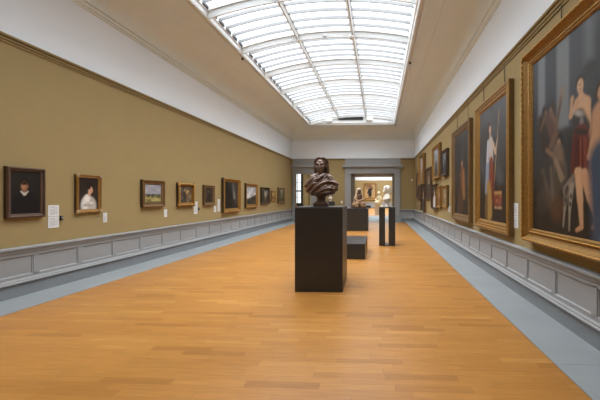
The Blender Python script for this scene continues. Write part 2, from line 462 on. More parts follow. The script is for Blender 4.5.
# --- passage behind the large doorway, the far hall and the side room
PY = 21.7
HX0, HX1, HY1 = -4.2, 4.6, 40.0
b = B()
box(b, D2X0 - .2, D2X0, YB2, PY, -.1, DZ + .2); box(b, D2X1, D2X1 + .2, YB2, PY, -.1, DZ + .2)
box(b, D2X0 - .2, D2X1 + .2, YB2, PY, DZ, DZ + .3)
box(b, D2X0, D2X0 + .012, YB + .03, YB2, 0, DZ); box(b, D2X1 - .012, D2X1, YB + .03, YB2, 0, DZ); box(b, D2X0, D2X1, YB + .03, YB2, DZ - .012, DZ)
struct(new_obj('wall_passage', b, M['lining_shade']))
b = B(); box(b, D2X0, D2X1, YB, PY, -.1, .003); box(b, HX0, HX1, PY, 24.0, -.1, .003); box(b, D1X0, D1X1, YB, YB2, -.1, .003)
struct(new_obj('trim_20', b, M['slab']))
b = B(); box(b, HX0, HX1, 24.0, HY1, -.1, .0); struct(new_obj('floor_hall', b, M['wood']))
b = B()
for mi, z0, z1 in ((0, -.1, 3.72), (1, 3.72, 6.0)):
    box(b, HX0 - .2, HX0, PY - .2, HY1 + .2, z0, z1, mi); box(b, HX1, HX1 + .2, PY - .2, HY1 + .2, z0, z1, mi)
    box(b, HX0, HX1, HY1, HY1 + .2, z0, z1, mi)
for x0, x1 in ((HX0, D2X0 - .2), (D2X1 + .2, HX1)): box(b, x0, x1, PY - .2, PY, -.1, 6.0, 0)
box(b, D2X0 - .2, D2X1 + .2, PY - .2, PY, DZ + .1, 6.0, 0)
struct(new_obj('wall_hall', b, [M['gold_wall'], M['white']]))
b = B()
box(b, HX0 - .2, HX0 + 1.2, PY - .2, HY1 + .2, 5.8, 6.0); box(b, HX1 - 1.2, HX1 + .2, PY - .2, HY1 + .2, 5.8, 6.0)
box(b, HX0 + 1.2, HX1 - 1.2, PY - .2, PY + 1.4, 5.8, 6.0); box(b, HX0 + 1.2, HX1 - 1.2, HY1 - 1.0, HY1 + .2, 5.8, 6.0)
struct(new_obj('ceiling_hall', b, M['ceil']))
w3 = bpy.data.objects.new('added_skylight_2', None); COL.objects.link(w3); struct(w3)  # unseen skylight, added to light the far hall
b = B(); box(b, HX0 + 1.2, HX1 - 1.2, PY + 1.4, HY1 - 1.0, 5.9, 5.91); new_obj('pane', b, M['glass'], w3)
for i in range(1, 9):
    y = PY + 1.4 + (HY1 - 1.0 - PY - 1.4) * i / 9
    b = B(); box(b, HX0 + 1.2, HX1 - 1.2, y - .04, y + .04, 5.82, 5.9); new_obj('rib', b, M['frame_white'], w3)
b = B()
prism(b, [(HY1, 0), (HY1 - .04, 0), (HY1 - .04, .7), (HY1 - .08, .72), (HY1 - .08, .78), (HY1, .8)], 'x', HX0, HX1)
struct(new_obj('baseboard_hall', b, M['grey']))
# side room seen through the left doorway
RX0, RX1, RY1 = -10.5, -4.45, 25.5
wx0, wz0 = on_y(293.2, 204.0, RY1); wx1, wz1 = on_y(301.6, 160, RY1)
b = B()
box(b, RX0 - .2, wx0, RY1, RY1 + .2, -.1, 5.0); box(b, wx1, RX1 + .2, RY1, RY1 + .2, -.1, 5.0)
box(b, wx0, wx1, RY1, RY1 + .2, -.1, wz0); box(b, wx0, wx1, RY1, RY1 + .2, 4.4, 5.0)
box(b, RX0 - .2, RX0, YB2, RY1, -.1, 5.0); box(b, RX1, RX1 + .1, YB2, RY1, -.1, 5.0)
box(b, RX0, XL - WT, YB2 - .2, YB2, -.1, 5.0)
struct(new_obj('wall_side_room', b, M['gold_wall']))
b = B(); box(b, RX0, RX1, YB2, RY1, -.1, 0); struct(new_obj('floor_side_room', b, M['wood']))
b = B()
box(b, RX0 - .2, RX0 + 1.5, YB2 - .2, RY1 + .2, 5.0, 5.15); box(b, RX1 - 1.2, RX1 + .2, YB2 - .2, RY1 + .2, 5.0, 5.15)
box(b, RX0 + 1.5, RX1 - 1.2, YB2 - .2, YB2 + 1.5, 5.0, 5.15); box(b, RX0 + 1.5, RX1 - 1.2, RY1 - 1.5, RY1 + .2, 5.0, 5.15)
struct(new_obj('ceiling_side_room', b, M['ceil']))
w4 = bpy.data.objects.new('added_skylight_3', None); COL.objects.link(w4); struct(w4)  # unseen ceiling opening, added to brighten the side room
b = B(); box(b, RX0 + 1.5, RX1 - 1.2, YB2 + 1.5, RY1 - 1.5, 5.05, 5.06); new_obj('pane', b, M['glass'], w4)
w5 = bpy.data.objects.new('window_4', None); COL.objects.link(w5); struct(w5)
b = B(); fw = .09
box(b, wx0, wx1, RY1 - .04, RY1 + .08, wz0, wz0 + fw); box(b, wx0, wx1, RY1 - .04, RY1 + .08, 4.4 - fw, 4.4)
box(b, wx0, wx0 + fw, RY1 - .04, RY1 + .08, wz0, 4.4); box(b, wx1 - .05, wx1 + .12, RY1 - .06, RY1 + .08, wz0 - .1, 4.45)
zz = on_y(298, 191.0, RY1)[1]
box(b, wx0, wx1, RY1 - .03, RY1 + .06, zz - .06, zz + .06)
for zq in (1.48, 2.75, 3.5): box(b, wx0, wx1, RY1, RY1 + .05, zq - .015, zq + .015)
xm = (wx0 + wx1) / 2; box(b, xm - .02, xm + .02, RY1, RY1 + .05, wz0, 4.4)
box(b, wx0 - .1, wx1 + .15, RY1 - .12, RY1 + .05, wz0 - .2, wz0)
new_obj('window_frame', b, M['dark'], w5)
b = B(); box(b, wx0, wx1, RY1 + .06, RY1 + .07, wz0, 4.4); new_obj('pane', b, M['window_glass'], w5)

# ------------------------------------------------------------------ pictures
class Canvas:
    """A picture painted onto a fine grid: colours per point, linear RGB. x right, y up, in metres from lower left."""
    def __init__(s, w, h, n=70):
        s.w, s.h = w, h
        s.nx = max(10, int(n * min(1, w / h))); s.ny = max(10, int(n * min(1, h / w)))
        s.X, s.Y = np.meshgrid(np.linspace(0, w, s.nx + 1), np.linspace(0, h, s.ny + 1))
        s.c = np.zeros((s.ny + 1, s.nx + 1, 3))
        s.rs = np.random.RandomState(int(w * 7919 + h * 104729) % 100000)
    @staticmethod
    def col(c): return np.array(srgb(*c)[:3])
    def grad(s, top, bot):
        t = (s.Y / s.h)[..., None]; s.c[:] = s.col(top) * t + s.col(bot) * (1 - t)
    def blend(s, d, c, soft, a=1.):
        k = np.clip(.5 - d / max(soft, 1e-4), 0, 1)[..., None] * a
        s.c[:] = s.c * (1 - k) + s.col(c) * k
    def ell(s, x, y, rx, ry, c, soft=.02, rot=0., a=1.):
        dx, dy = s.X - x, s.Y - y
        p, q = dx * math.cos(rot) + dy * math.sin(rot), -dx * math.sin(rot) + dy * math.cos(rot)
        d = (np.sqrt((p / rx) ** 2 + (q / ry) ** 2) - 1) * min(rx, ry)
        s.blend(d, c, soft, a)
    def cap(s, x0, y0, x1, y1, r0, r1, c, soft=.015, a=1.):
        vx, vy = x1 - x0, y1 - y0
        t = np.clip(((s.X - x0) * vx + (s.Y - y0) * vy) / (vx * vx + vy * vy + 1e-9), 0, 1)
        d = np.hypot(s.X - x0 - t * vx, s.Y - y0 - t * vy) - (r0 + (r1 - r0) * t)
        s.blend(d, c, soft, a)
    def rect(s, x0, y0, x1, y1, c, soft=.02, a=1.):
        d = np.maximum(np.maximum(x0 - s.X, s.X - x1), np.maximum(y0 - s.Y, s.Y - y1))
        s.blend(d, c, soft, a)
    def blobs(s, n, cols, x0, y0, x1, y1, r0, r1, a=.6, flat=1.):
        for _ in range(n):
            r = s.rs.uniform(r0, r1)
            s.ell(s.rs.uniform(x0, x1), s.rs.uniform(y0, y1), r / flat, r * flat, cols[s.rs.randint(len(cols))], r * .8, s.rs.uniform(-.4, .4), a)
    def mesh(s, y):
        me = bpy.data.meshes.new('canvas')
        nx, ny = s.nx + 1, s.ny + 1
        V = np.stack([s.X - s.w / 2, np.full_like(s.X, y), s.Y], -1).reshape(-1, 3)
        fs = [(j * nx + i, j * nx + i + 1, (j + 1) * nx + i + 1, (j + 1) * nx + i) for j in range(ny - 1) for i in range(nx - 1)]
        me.from_pydata(V.tolist(), [], fs)
        at = me.color_attributes.new('paint', 'FLOAT_COLOR', 'POINT')
        cc = np.clip(s.c * (1 + .12 * (s.rs.rand(ny, nx, 1) - .5)), 0, 1)
        at.data.foreach_set('color', np.concatenate([cc, np.ones((ny, nx, 1))], -1).astype(np.float32).ravel())
        me.materials.append(M['paint'])
        return me

PROF = {
    'plain': lambda w, t: [(0, 0), (0, .55 * t), (.06 * w, .9 * t), (.16 * w, t), (.3 * w, .93 * t), (.45 * w, .7 * t), (.7 * w, .6 * t), (.85 * w, .66 * t), (.93 * w, .6 * t), (w, .4 * t)],
    'step': lambda w, t: [(0, 0), (0, .8 * t), (.1 * w, t), (.28 * w, t), (.34 * w, .86 * t), (.5 * w, .84 * t), (.56 * w, .7 * t), (.78 * w, .66 * t), (.84 * w, .54 * t), (w, .4 * t)],
    'scoop': lambda w, t: [(0, 0), (0, .85 * t), (.07 * w, t), (.2 * w, t), (.27 * w, .85 * t), (.4 * w, .62 * t), (.58 * w, .5 * t), (.74 * w, .5 * t), (.8 * w, .6 * t), (.9 * w, .58 * t), (w, .38 * t)],
}
def frame_mesh(W, H, prof):
    b = B(); rs = []
    for o, d in prof:
        rs.append([b.verts.new(p) for p in ((-W / 2 + o, -d, o), (W / 2 - o, -d, o), (W / 2 - o, -d, H - o), (-W / 2 + o, -d, H - o))])
    rs.append([b.verts.new(p) for p in [(v.co.x, 0, v.co.z) for v in rs[-1]]])
    for i, (r0, r1) in enumerate(zip(rs, rs[1:] + rs[:1])):
        for k in range(4):
            f = b.faces.new((r0[k], r0[(k + 1) % 4], r1[(k + 1) % 4], r1[k])); f.material_index = 1 if i == 0 else 0
    return b

def picture(name, label, wall, W, H, c_along, zb, fw, t, gilt, style, paint, n=70, group=None, cat='painting', corners=None, beads=None, liner=None, tilt=0., n_wires=0, plate=False):
    """wall 'L','R' or ('Y', y); c_along = centre along the wall; zb = bottom."""
    gap = .004
    if wall == 'L': loc, rz = (XL + gap, c_along, zb), PI / 2
    elif wall == 'R': loc, rz = (XR - gap, c_along, zb), -PI / 2
    else: loc, rz = (c_along, wall[1] - gap, zb), 0.
    r = thing(name, label, cat, loc, rz, group)
    r.rotation_euler = (tilt, 0, rz)
    prof = PROF[style](fw, t)
    new_obj('frame', frame_mesh(W, H, prof), [M[gilt], M['gilt_dull' if wall == 'R' and W > .9 else 'frame_side']], r)
    cw, ch = W - 2 * fw + .004, H - 2 * fw + .004
    yc = -.42 * t
    if liner:
        lw = liner[0]
        b = B()
        for o0, o1, d0, d1 in ((fw - .005, fw + lw, .5 * t, .44 * t),):
            q0 = [b.verts.new(p) for p in ((-W / 2 + o0, -d0, o0), (W / 2 - o0, -d0, o0), (W / 2 - o0, -d0, H - o0), (-W / 2 + o0, -d0, H - o0))]
            q1 = [b.verts.new(p) for p in ((-W / 2 + o1, -d1, o1), (W / 2 - o1, -d1, o1), (W / 2 - o1, -d1, H - o1), (-W / 2 + o1, -d1, H - o1))]
            for k in range(4): b.faces.new((q0[k], q0[(k + 1) % 4], q1[(k + 1) % 4], q1[k]))
        new_obj('liner', b, M[liner[1]], r)
        cw -= 2 * lw; ch -= 2 * lw
    cv = Canvas(cw, ch, n); paint(cv)
    o = bpy.data.objects.new('canvas', cv.mesh(yc)); COL.objects.link(o); o.parent = r; o.location = (0, 0, (H - ch) / 2)
    if corners:
        s, mt = corners
        for sx in (-1, 1):
            for sz in (0, 1):
                b = B(); cx, cz = sx * (W / 2 - s * .35), (s * .35 if sz == 0 else H - s * .35)
                ellipsoid(b, (cx, -t * .8, cz), (s * .55, t * .42, s * .55), seg=12)
                for q in range(5):
                    a = 2 * PI * q / 5 + .3
                    ellipsoid(b, (cx + s * .42 * math.cos(a), -t * .85, cz + s * .42 * math.sin(a)), (s * .26, t * .35, s * .26), seg=8)
                new_obj('corner_ornament', b, M[mt], r, True)
    for off, size, pitch, mt, dep in (beads if isinstance(beads, list) else [beads] if beads else []):
        for ax in (0, 1):
            L = (W if ax == 0 else H) - 2 * off; k = max(3, int(L / pitch))
            for s_ in (-1, 1):
                pts, rad = [], []
                for i in range(k * 4 + 1):
                    p = -L / 2 + L * i / (k * 4)
                    pts.append((p, -dep, H / 2 + s_ * (H / 2 - off)) if ax == 0 else (s_ * (W / 2 - off), -dep, H / 2 + p))
                    rad.append(size * (.3 + .5 * abs(math.sin(PI * i / 4))))
                b = B(); tube(b, pts, rad, 8); new_obj('beading', b, M[mt], r, True)
    if plate:
        b = B(); box(b, -W * .14, W * .14, -t * .98, -t * .7, fw * .25, fw * .6, bev=.003); new_obj('name_plate', b, M['gilt_bright'], r)
    for i in range(n_wires):
        p = -W / 2 + W * (.2 if i == 0 else .8)
        b = B(); tube(b, [(p, -.012, H - .03), (p, -.02, Z_RAIL - .03 - zb)], .006, 6); new_obj('hanging_wire', b, M['wire'], r)
    return r

def meas(side, u0, u1, vt0, vt1, vb0, vb1, t):
    """front face edges of a picture -> width, height, centre, bottom"""
    X = XL + t if side == 'L' else XR - t
    y0, za = on_x(u0, vt0, X); y1, zb = on_x(u1, vt1, X)
    _, zc = on_x(u0, vb0, X); _, zd = on_x(u1, vb1, X)
    top, bot = (za + zb) / 2, (zc + zd) / 2
    return abs(y1 - y0), top - bot, (y0 + y1) / 2, bot

# painters ---------------------------------------------------------
def p_ruff(c):
    w, h = c.w, c.h
    c.grad((40, 36, 32), (30, 28, 27)); c.ell(.5 * w, .12 * h, .46 * w, .45 * h, (22, 21, 22), .06)
    c.ell(.46 * w, .72 * h, .17 * w, .15 * h, (26, 20, 17), .03); c.cap(.46 * w, .55 * h, .46 * w, .62 * h, .07 * w, .07 * w, (120, 84, 58), .02)
    c.ell(.46 * w, .66 * h, .115 * w, .1 * h, (150, 106, 76), .03); c.ell(.43 * w, .66 * h, .05 * w, .06 * h, (172, 126, 92), .03)
    for s in (-1, 1): c.ell((.46 + s * .045) * w, .675 * h, .02 * w, .009 * h, (50, 32, 24), .008)
    c.cap(.46 * w, .665 * h, .455 * w, .635 * h, .008 * w, .016 * w, (180, 132, 98), .01); c.ell(.46 * w, .61 * h, .035 * w, .01 * h, (112, 60, 48), .01)
    c.ell(.46 * w, .725 * h, .12 * w, .045 * h, (28, 21, 18), .03)
    c.cap(.34 * w, .53 * h, .46 * w, .46 * h, .02 * w, .045 * w, (196, 190, 178), .015); c.cap(.58 * w, .53 * h, .46 * w, .46 * h, .02 * w, .045 * w, (190, 184, 170), .015)
def p_lady_white(c):
    w, h = c.w, c.h
    c.grad((38, 30, 28), (52, 40, 34)); c.ell(.5 * w, .1 * h, .4 * w, .3 * h, (186, 180, 172), .05); c.ell(.34 * w, .2 * h, .2 * w, .2 * h, (200, 196, 188), .04)
    c.ell(.66 * w, .17 * h, .18 * w, .2 * h, (176, 168, 160), .04); c.ell(.44 * w, .36 * h, .17 * w, .12 * h, (214, 208, 200), .03)
    c.cap(.52 * w, .44 * h, .56 * w, .54 * h, .07 * w, .07 * w, (196, 150, 124), .02)
    c.ell(.58 * w, .71 * h, .17 * w, .12 * h, (30, 22, 20), .03); c.ell(.6 * w, .61 * h, .12 * w, .105 * h, (206, 158, 130), .025); c.ell(.52 * w, .7 * h, .09 * w, .07 * h, (28, 21, 19), .02)
    for s in (-1, 1): c.ell((.62 + s * .045) * w, .63 * h, .02 * w, .009 * h, (60, 38, 30), .008)
    c.ell(.63 * w, .56 * h, .03 * w, .01 * h, (160, 70, 62), .008)
    c.blobs(16, [(226, 222, 214), (160, 154, 148)], .2 * w, .03 * h, .75 * w, .4 * h, .015, .04, .5)
    c.rect(.3 * w, .12 * h, .7 * w, .14 * h, (120, 108, 98), .01, .6)
def p_fields(c):
    w, h = c.w, c.h
    c.grad((128, 132, 146), (168, 166, 168)); c.blobs(14, [(176, 172, 174), (120, 124, 138), (150, 150, 158)], 0, .55 * h, w, h, .04, .1, .5, .6)
    c.rect(-1, -1, w + 1, .47 * h, (78, 82, 84), .04); c.rect(-1, -1, w + 1, .38 * h, (142, 130, 84), .05)
    c.blobs(40, [(176, 160, 96), (88, 84, 50), (120, 112, 62), (190, 178, 120)], 0, 0, w, .36 * h, .01, .04, .7, .5)
    c.blobs(14, [(52, 54, 40), (64, 60, 42)], 0, .32 * h, w, .46 * h, .012, .035, .8, .7); c.rect(-1, -1, w + 1, .05 * h, (60, 56, 38), .04)
def p_group(c):
    w, h = c.w, c.h
    c.grad((96, 92, 88), (70, 58, 46)); c.blobs(26, [(52, 44, 38), (126, 112, 92), (150, 130, 100), (88, 70, 54), (60, 62, 66)], 0, 0, w, h, .03, .08, .6)
    c.ell(.42 * w, .45 * h, .13 * w, .3 * h, (54, 46, 42), .04); c.ell(.43 * w, .76 * h, .06 * w, .06 * h, (170, 132, 98), .02); c.ell(.66 * w, .66 * h, .14 * w, .1 * h, (184, 152, 92), .04, .4)
    c.ell(.7 * w, .36 * h, .12 * w, .26 * h, (110, 90, 64), .05)
def p_dim(c):
    w, h = c.w, c.h
    c.grad((58, 54, 46), (44, 40, 34)); c.blobs(24, [(40, 37, 32), (74, 68, 58), (60, 50, 40)], 0, 0, w, h, .03, .08, .6)
    c.ell(.5 * w, .38 * h, .2 * w, .34 * h, (36, 32, 30), .06); c.ell(.5 * w, .74 * h, .07 * w, .06 * h, (112, 88, 66), .03)
def p_gorge(c):
    w, h = c.w, c.h
    c.grad((46, 44, 44), (36, 33, 30)); c.ell(.02 * w, .4 * h, .5 * w, .62 * h, (24, 23, 22), .12); c.ell(1.0 * w, .5 * h, .28 * w, .7 * h, (54, 50, 44), .12)
    c.cap(.62 * w, .98 * h, .72 * w, .45 * h, .05 * w, .1 * w, (88, 88, 84), .1); c.cap(.68 * w, .62 * h, .74 * w, .4 * h, .03 * w, .05 * w, (128, 126, 116), .05); c.rect(-1, -1, 2, .1 * h, (30, 27, 22), .06)
def p_peak(c):
    w, h = c.w, c.h
    c.grad((150, 156, 164), (176, 174, 168)); c.blobs(16, [(214, 214, 212), (126, 132, 142), (200, 196, 188)], 0, .45 * h, w, h, .05, .12, .6)
    c.cap(-.1 * w, .42 * h, .3 * w, .55 * h, .1 * w, .1 * w, (196, 194, 190), .06); c.rect(-1, -1, 2, .33 * h, (58, 54, 48), .05)
    c.cap(.2 * w, .2 * h, 1.1 * w, .42 * h, .1 * w, .14 * w, (48, 46, 44), .05); c.blobs(14, [(80, 72, 56), (38, 36, 32)], 0, 0, w, .3 * h, .03, .07, .6, .6)
def p_light_center(c):
    w, h = c.w, c.h
    c.grad((98, 96, 92), (58, 50, 42)); c.ell(.55 * w, .62 * h, .3 * w, .24 * h, (150, 144, 128), .12); c.ell(.15 * w, .4 * h, .25 * w, .55 * h, (46, 42, 36), .1)
    c.ell(.9 * w, .3 * h, .2 * w, .4 * h, (54, 46, 36), .1); c.ell(.52 * w, .3 * h, .08 * w, .16 * h, (120, 92, 66), .05)
def p_small_bright(c):
    w, h = c.w, c.h
    c.grad((186, 164, 112), (110, 88, 56)); c.ell(.5 * w, .4 * h, .2 * w, .36 * h, (92, 68, 48), .05); c.ell(.52 * w, .7 * h, .09 * w, .09 * h, (214, 178, 138), .03)
def p_trees(c):
    w, h = c.w, c.h
    c.grad((148, 148, 136), (72, 70, 52)); c.ell(.1 * w, .6 * h, .3 * w, .45 * h, (54, 58, 44), .1); c.ell(.95 * w, .5 * h, .2 * w, .4 * h, (64, 66, 48), .1)
    c.rect(-1, -1, 2, .3 * h, (68, 62, 44), .08); c.blobs(20, [(96, 92, 62), (48, 50, 36), (120, 114, 82)], 0, 0, w, .5 * h, .02, .06, .6)

PL = [
 ('portrait_painting', 'dark portrait of a person with a white ruff, nearest picture on the left wall', (7.3, 46, 166.2, 169, 218.3, 217), .062, .062, 'brown_frame', 'plain', p_ruff, dict(beads=(.02, .013, .03, 'brown_frame', .058))),
 ('portrait_painting', 'small portrait of a person in white with dark hair, gilt frame with worn corners', (77, 102, 174, 175.6, 212.8, 212), .06, .055, 'gilt', 'plain', p_lady_white, dict(corners=(.06, 'gilt_pale'), plate=True)),
 ('landscape_painting', 'landscape of yellow fields under a grey sky in a wide brown-gold frame', (143.2, 165.3, 179.8, 180.9, 207.4, 206.6), .105, .075, 'gilt_dull', 'scoop', p_fields, {}),
 ('genre_painting', 'small crowded picture in an openwork bright gilt frame with scrolled edges', (178.7, 194.8, 182.7, 183.5, 206.8, 205), .1, .075, 'gilt', 'scoop', p_group, dict(corners=(.085, 'gilt_bright'), beads=(.035, .04, .085, 'gilt_bright', .072))),
 ('dark_painting', 'small dark upright picture in a plain gilt frame beside two white labels', (204.7, 215, 184.7, 185.6, 205.7, 204.8), .085, .07, 'gilt_dull', 'plain', p_dim, {}),
 ('gorge_painting', 'largest picture on the left wall, black gorge with a pale waterfall in broad gilt frame', (224.3, 241, 177.5, 179.8, 212.6, 211.4), .135, .11, 'gilt', 'step', p_gorge, dict(beads=(.03, .022, .05, 'gilt_bright', .105))),
 ('mountain_painting', 'upright picture of white clouds above dark ground in a gold frame', (246.5, 258, 183, 184.5, 208.2, 206.8), .14, .09, 'gilt', 'scoop', p_peak, {}),
 ('figure_painting', 'dark wood framed picture with a pale glow in its middle on the left wall', (262.2, 270, 187, 188, 204.4, 203.3), .13, .1, 'dark_frame', 'scoop', p_light_center, {}),
 ('small_painting', 'smallest gilt framed picture on the left wall, bright tan figure', (271.7, 275.7, 190.7, 191, 201.4, 201), .11, .06, 'gilt', 'plain', p_small_bright, {}),
 ('woodland_painting', 'farthest picture on the left wall, pale sky between trees in gilt frame', (278.8, 285, 187.2, 188, 204, 203.3), .13, .09, 'gilt_dull', 'plain', p_trees, {}),
]
for nm, lab, q, fw, t, gilt, style, pt, kw in PL:
    W, H, c, zb = meas('L', *q, t)
    picture(nm, lab, 'L', W, H, c, zb, fw, t, gilt, style, pt, group='framed pictures along the left wall', **kw)

# --- the right wall
def conv(side, t, cmid, zb, W, H, fw, depth):
    """photo pixel -> metres on the canvas of a right-wall picture"""
    def f(u, v):
        y, z = on_x(u, v, XR - depth)
        return (cmid + (W / 2 - fw)) - y, z - (zb + fw)
    return f

T3 = .14
y_l, z_t = on_x(521, 58.2, XR - T3); _, z_b = on_x(522, 240, XR - T3)
W3, H3 = 3.75, z_t - z_b
C3 = y_l - W3 / 2; FW3 = .185
cv3 = conv('R', T3, C3, z_b, W3, H3, FW3, .06)
def p_giant(c):
    P = cv3
    c.grad((76, 80, 83), (42, 37, 33))
    def rc(u0, v0, u1, v1, col, soft=.06, a=1.):
        x0, y0 = P(u0, v1); x1, y1 = P(u1, v0); 
        ya, yb = P(u0, v1)[1], P(u0, v0)[1]
        c.rect(x0, ya, x1, yb, col, soft, a)
    def cp(u0, v0, u1, v1, r0, r1, col, soft=.02, a=1.): c.cap(*P(u0, v0), *P(u1, v1), r0, r1, col, soft, a)
    def el(u, v, rx, ry, col, soft=.03, rot=0., a=1.): c.ell(*P(u, v), rx, ry, col, soft, rot, a)
    c.rect(-1, -1, 9, .55, (46, 40, 35), .3); c.blobs(30, [(52, 50, 50), (66, 66, 68), (44, 40, 38)], 0, .3, c.w, c.h, .1, .3, .35)
    rc(538.5, 50, 545.5, 124, (124, 130, 136)); rc(546, 50, 557, 128, (62, 66, 72)); rc(557, 40, 570, 130, (122, 127, 130)); rc(570, 20, 584, 128, (70, 74, 80)); rc(585, -20, 594, 62, (118, 124, 130), .12, .7)
    el(551, 124, .1, .26, (50, 42, 38), .1); el(545, 112, .07, .09, (58, 46, 40), .04); el(553, 108, .06, .07, (60, 47, 40), .04)       # attendants
    cp(549, 118, 556, 140, .08, .1, (92, 70, 60), .06); cp(541, 120, 546, 150, .07, .1, (58, 46, 40), .06)
    cp(556, 128, 561, 102, .035, .025, (104, 82, 68), .03); el(562.5, 93, .05, .08, (136, 122, 106), .05); el(561, 99, .03, .04, (120, 96, 80), .03)
    el(560, 140, .07, .09, (38, 30, 26), .03); el(559, 143, .04, .055, (150, 118, 94), .02)                               # seated nymph
    cp(547, 150, 556, 158, .028, .035, (132, 104, 84), .03); cp(558, 152, 560, 176, .1, .13, (118, 98, 80), .06); cp(560, 172, 550, 200, .12, .1, (84, 74, 64), .08); cp(548, 165, 542, 205, .1, .12, (64, 58, 54), .1)
    el(557, 208, .14, .16, (92, 62, 40), .1, 0, .8)
    el(551, 110, .028, .035, (128, 98, 78), .02); el(546, 113, .03, .035, (112, 86, 68), .02); cp(552, 114, 557, 124, .035, .03, (116, 88, 70), .03)
    cp(545, 118, 541, 130, .03, .025, (104, 80, 64), .02); cp(556, 134, 551, 146, .05, .04, (110, 84, 68), .03)
    cp(543, 170, 549, 196, .03, .04, (96, 84, 72), .03); cp(551, 168, 553, 198, .025, .035, (104, 92, 78), .03); cp(556, 160, 562, 178, .03, .05, (134, 114, 94), .03)
    c.blobs(16, [(70, 58, 48), (58, 50, 44), (84, 70, 56)], .1, .25, .75, .75, .03, .08, .5)
    # the huntress
    el(580.5, 81.5, .07, .075, (52, 36, 26), .03); el(580.6, 85.5, .05, .075, (206, 166, 132), .02); cp(581, 92, 582, 100, .035, .05, (200, 158, 122), .02)
    cp(578, 102, 587, 102, .05, .06, (206, 164, 126), .03); cp(582, 104, 582, 114, .1, .1, (204, 162, 126), .03)
    cp(577.5, 102, 571, 116, .04, .032, (196, 154, 118), .02); cp(571, 116, 572, 102, .03, .022, (190, 148, 114), .02); el(572.5, 99, .03, .04, (190, 148, 112), .02)
    cp(588, 103, 589, 128, .045, .038, (206, 164, 126), .02); cp(589, 128, 585, 153, .036, .024, (200, 158, 120), .02); el(584.5, 157, .028, .04, (196, 154, 118), .02)
    cp(579, 118, 584, 128, .1, .1, (62, 58, 58), .04); el(579, 113, .08, .03, (170, 164, 158), .03, -.4); el(582, 124, .03, .09, (130, 124, 120), .03)
    cp(581, 136, 581, 166, .13, .17, (100, 46, 36), .04); cp(577, 138, 577, 168, .03, .04, (80, 36, 28), .03); cp(585, 138, 586, 168, .025, .03, (122, 62, 48), .03)
    cp(578.5, 172, 580.5, 200, .062, .048, (204, 160, 122), .02); cp(580.5, 200, 582, 226, .045, .026, (198, 154, 116), .02); cp(582, 227, 577, 230, .028, .022, (188, 142, 106), .015)
    cp(584.5, 174, 590.5, 198, .062, .048, (196, 150, 114), .02); cp(590.5, 198, 597, 220, .045, .026, (186, 140, 104), .02); cp(597, 221, 593, 228, .024, .02, (180, 134, 98), .015)
    # hound
    cp(567, 190, 572, 182, .07, .06, (134, 122, 108), .03); el(573.5, 178, .035, .05, (120, 106, 92), .02); cp(567, 190, 565, 208, .05, .03, (112, 100, 88), .03); cp(565, 208, 563.5, 226, .02, .014, (140, 128, 112), .012)
    cp(572, 186, 570, 210, .04, .022, (150, 138, 122), .02); cp(570, 210, 569.5, 230, .018, .013, (146, 134, 116), .012)
    for u_, v_ in ((566.5, 192), (568, 188), (571.5, 196), (566, 200), (570.5, 204)): el(u_, v_, .018, .03, (64, 54, 46), .015)
    for s_ in (-1, 1): el(580.6 + s_ * .55, 84.8, .01, .006, (84, 56, 40), .006)
    el(580.6, 88.2, .014, .006, (150, 80, 66), .006); cp(580.4, 85.5, 580.3, 87, .006, .01, (220, 182, 150), .006)
    cp(579, 140, 578.4, 166, .012, .016, (74, 32, 26), .015); cp(582.5, 138, 583, 167, .012, .016, (80, 34, 26), .015); cp(581, 139, 580.8, 166, .01, .012, (136, 66, 50), .012)
    cp(577, 131, 586, 132, .03, .03, (58, 44, 38), .02)
    # second figure farther right
    X, Y = P(600, 90)
    c.ell(X + .02, Y, .08, .09, (70, 48, 36), .03); c.ell(X + .03, Y - .03, .055, .075, (196, 152, 118), .02); c.cap(X + .05, Y - .25, X + .06, Y - .8, .16, .2, (188, 142, 108), .05)
    c.cap(X - .03, Y - .9, X + .02, Y - 1.5, .09, .06, (190, 144, 108), .03); c.cap(X - .02, Y - .28, X - .14, Y - .62, .045, .035, (190, 146, 110), .02); c.cap(X + .1, Y - .7, X + .3, Y - 1.5, .25, .4, (66, 78, 96), .1)
    c.blobs(14, [(50, 58, 44), (62, 66, 52), (40, 44, 38)], X + .5, .4, c.w, c.h, .15, .35, .6)
    c.c *= .72
picture('mythological_painting', 'huge painting of a figure in a red skirt with a hound, heavy gilt frame', 'R', W3, H3, C3, z_b, FW3, T3, 'gilt', 'scoop', p_giant, n=260,
        beads=[(.135, .017, .05, 'gilt_bright', .088), (.028, .024, .075, 'gilt_bright', .138)], n_wires=2)
T1 = .1
W1, H1, C1, Z1 = meas('R', 474.6, 508, 105.5, 83.5, 225.6, 237, T1)
cv1 = conv('R', T1, C1, Z1, W1, H1, .2, .045)
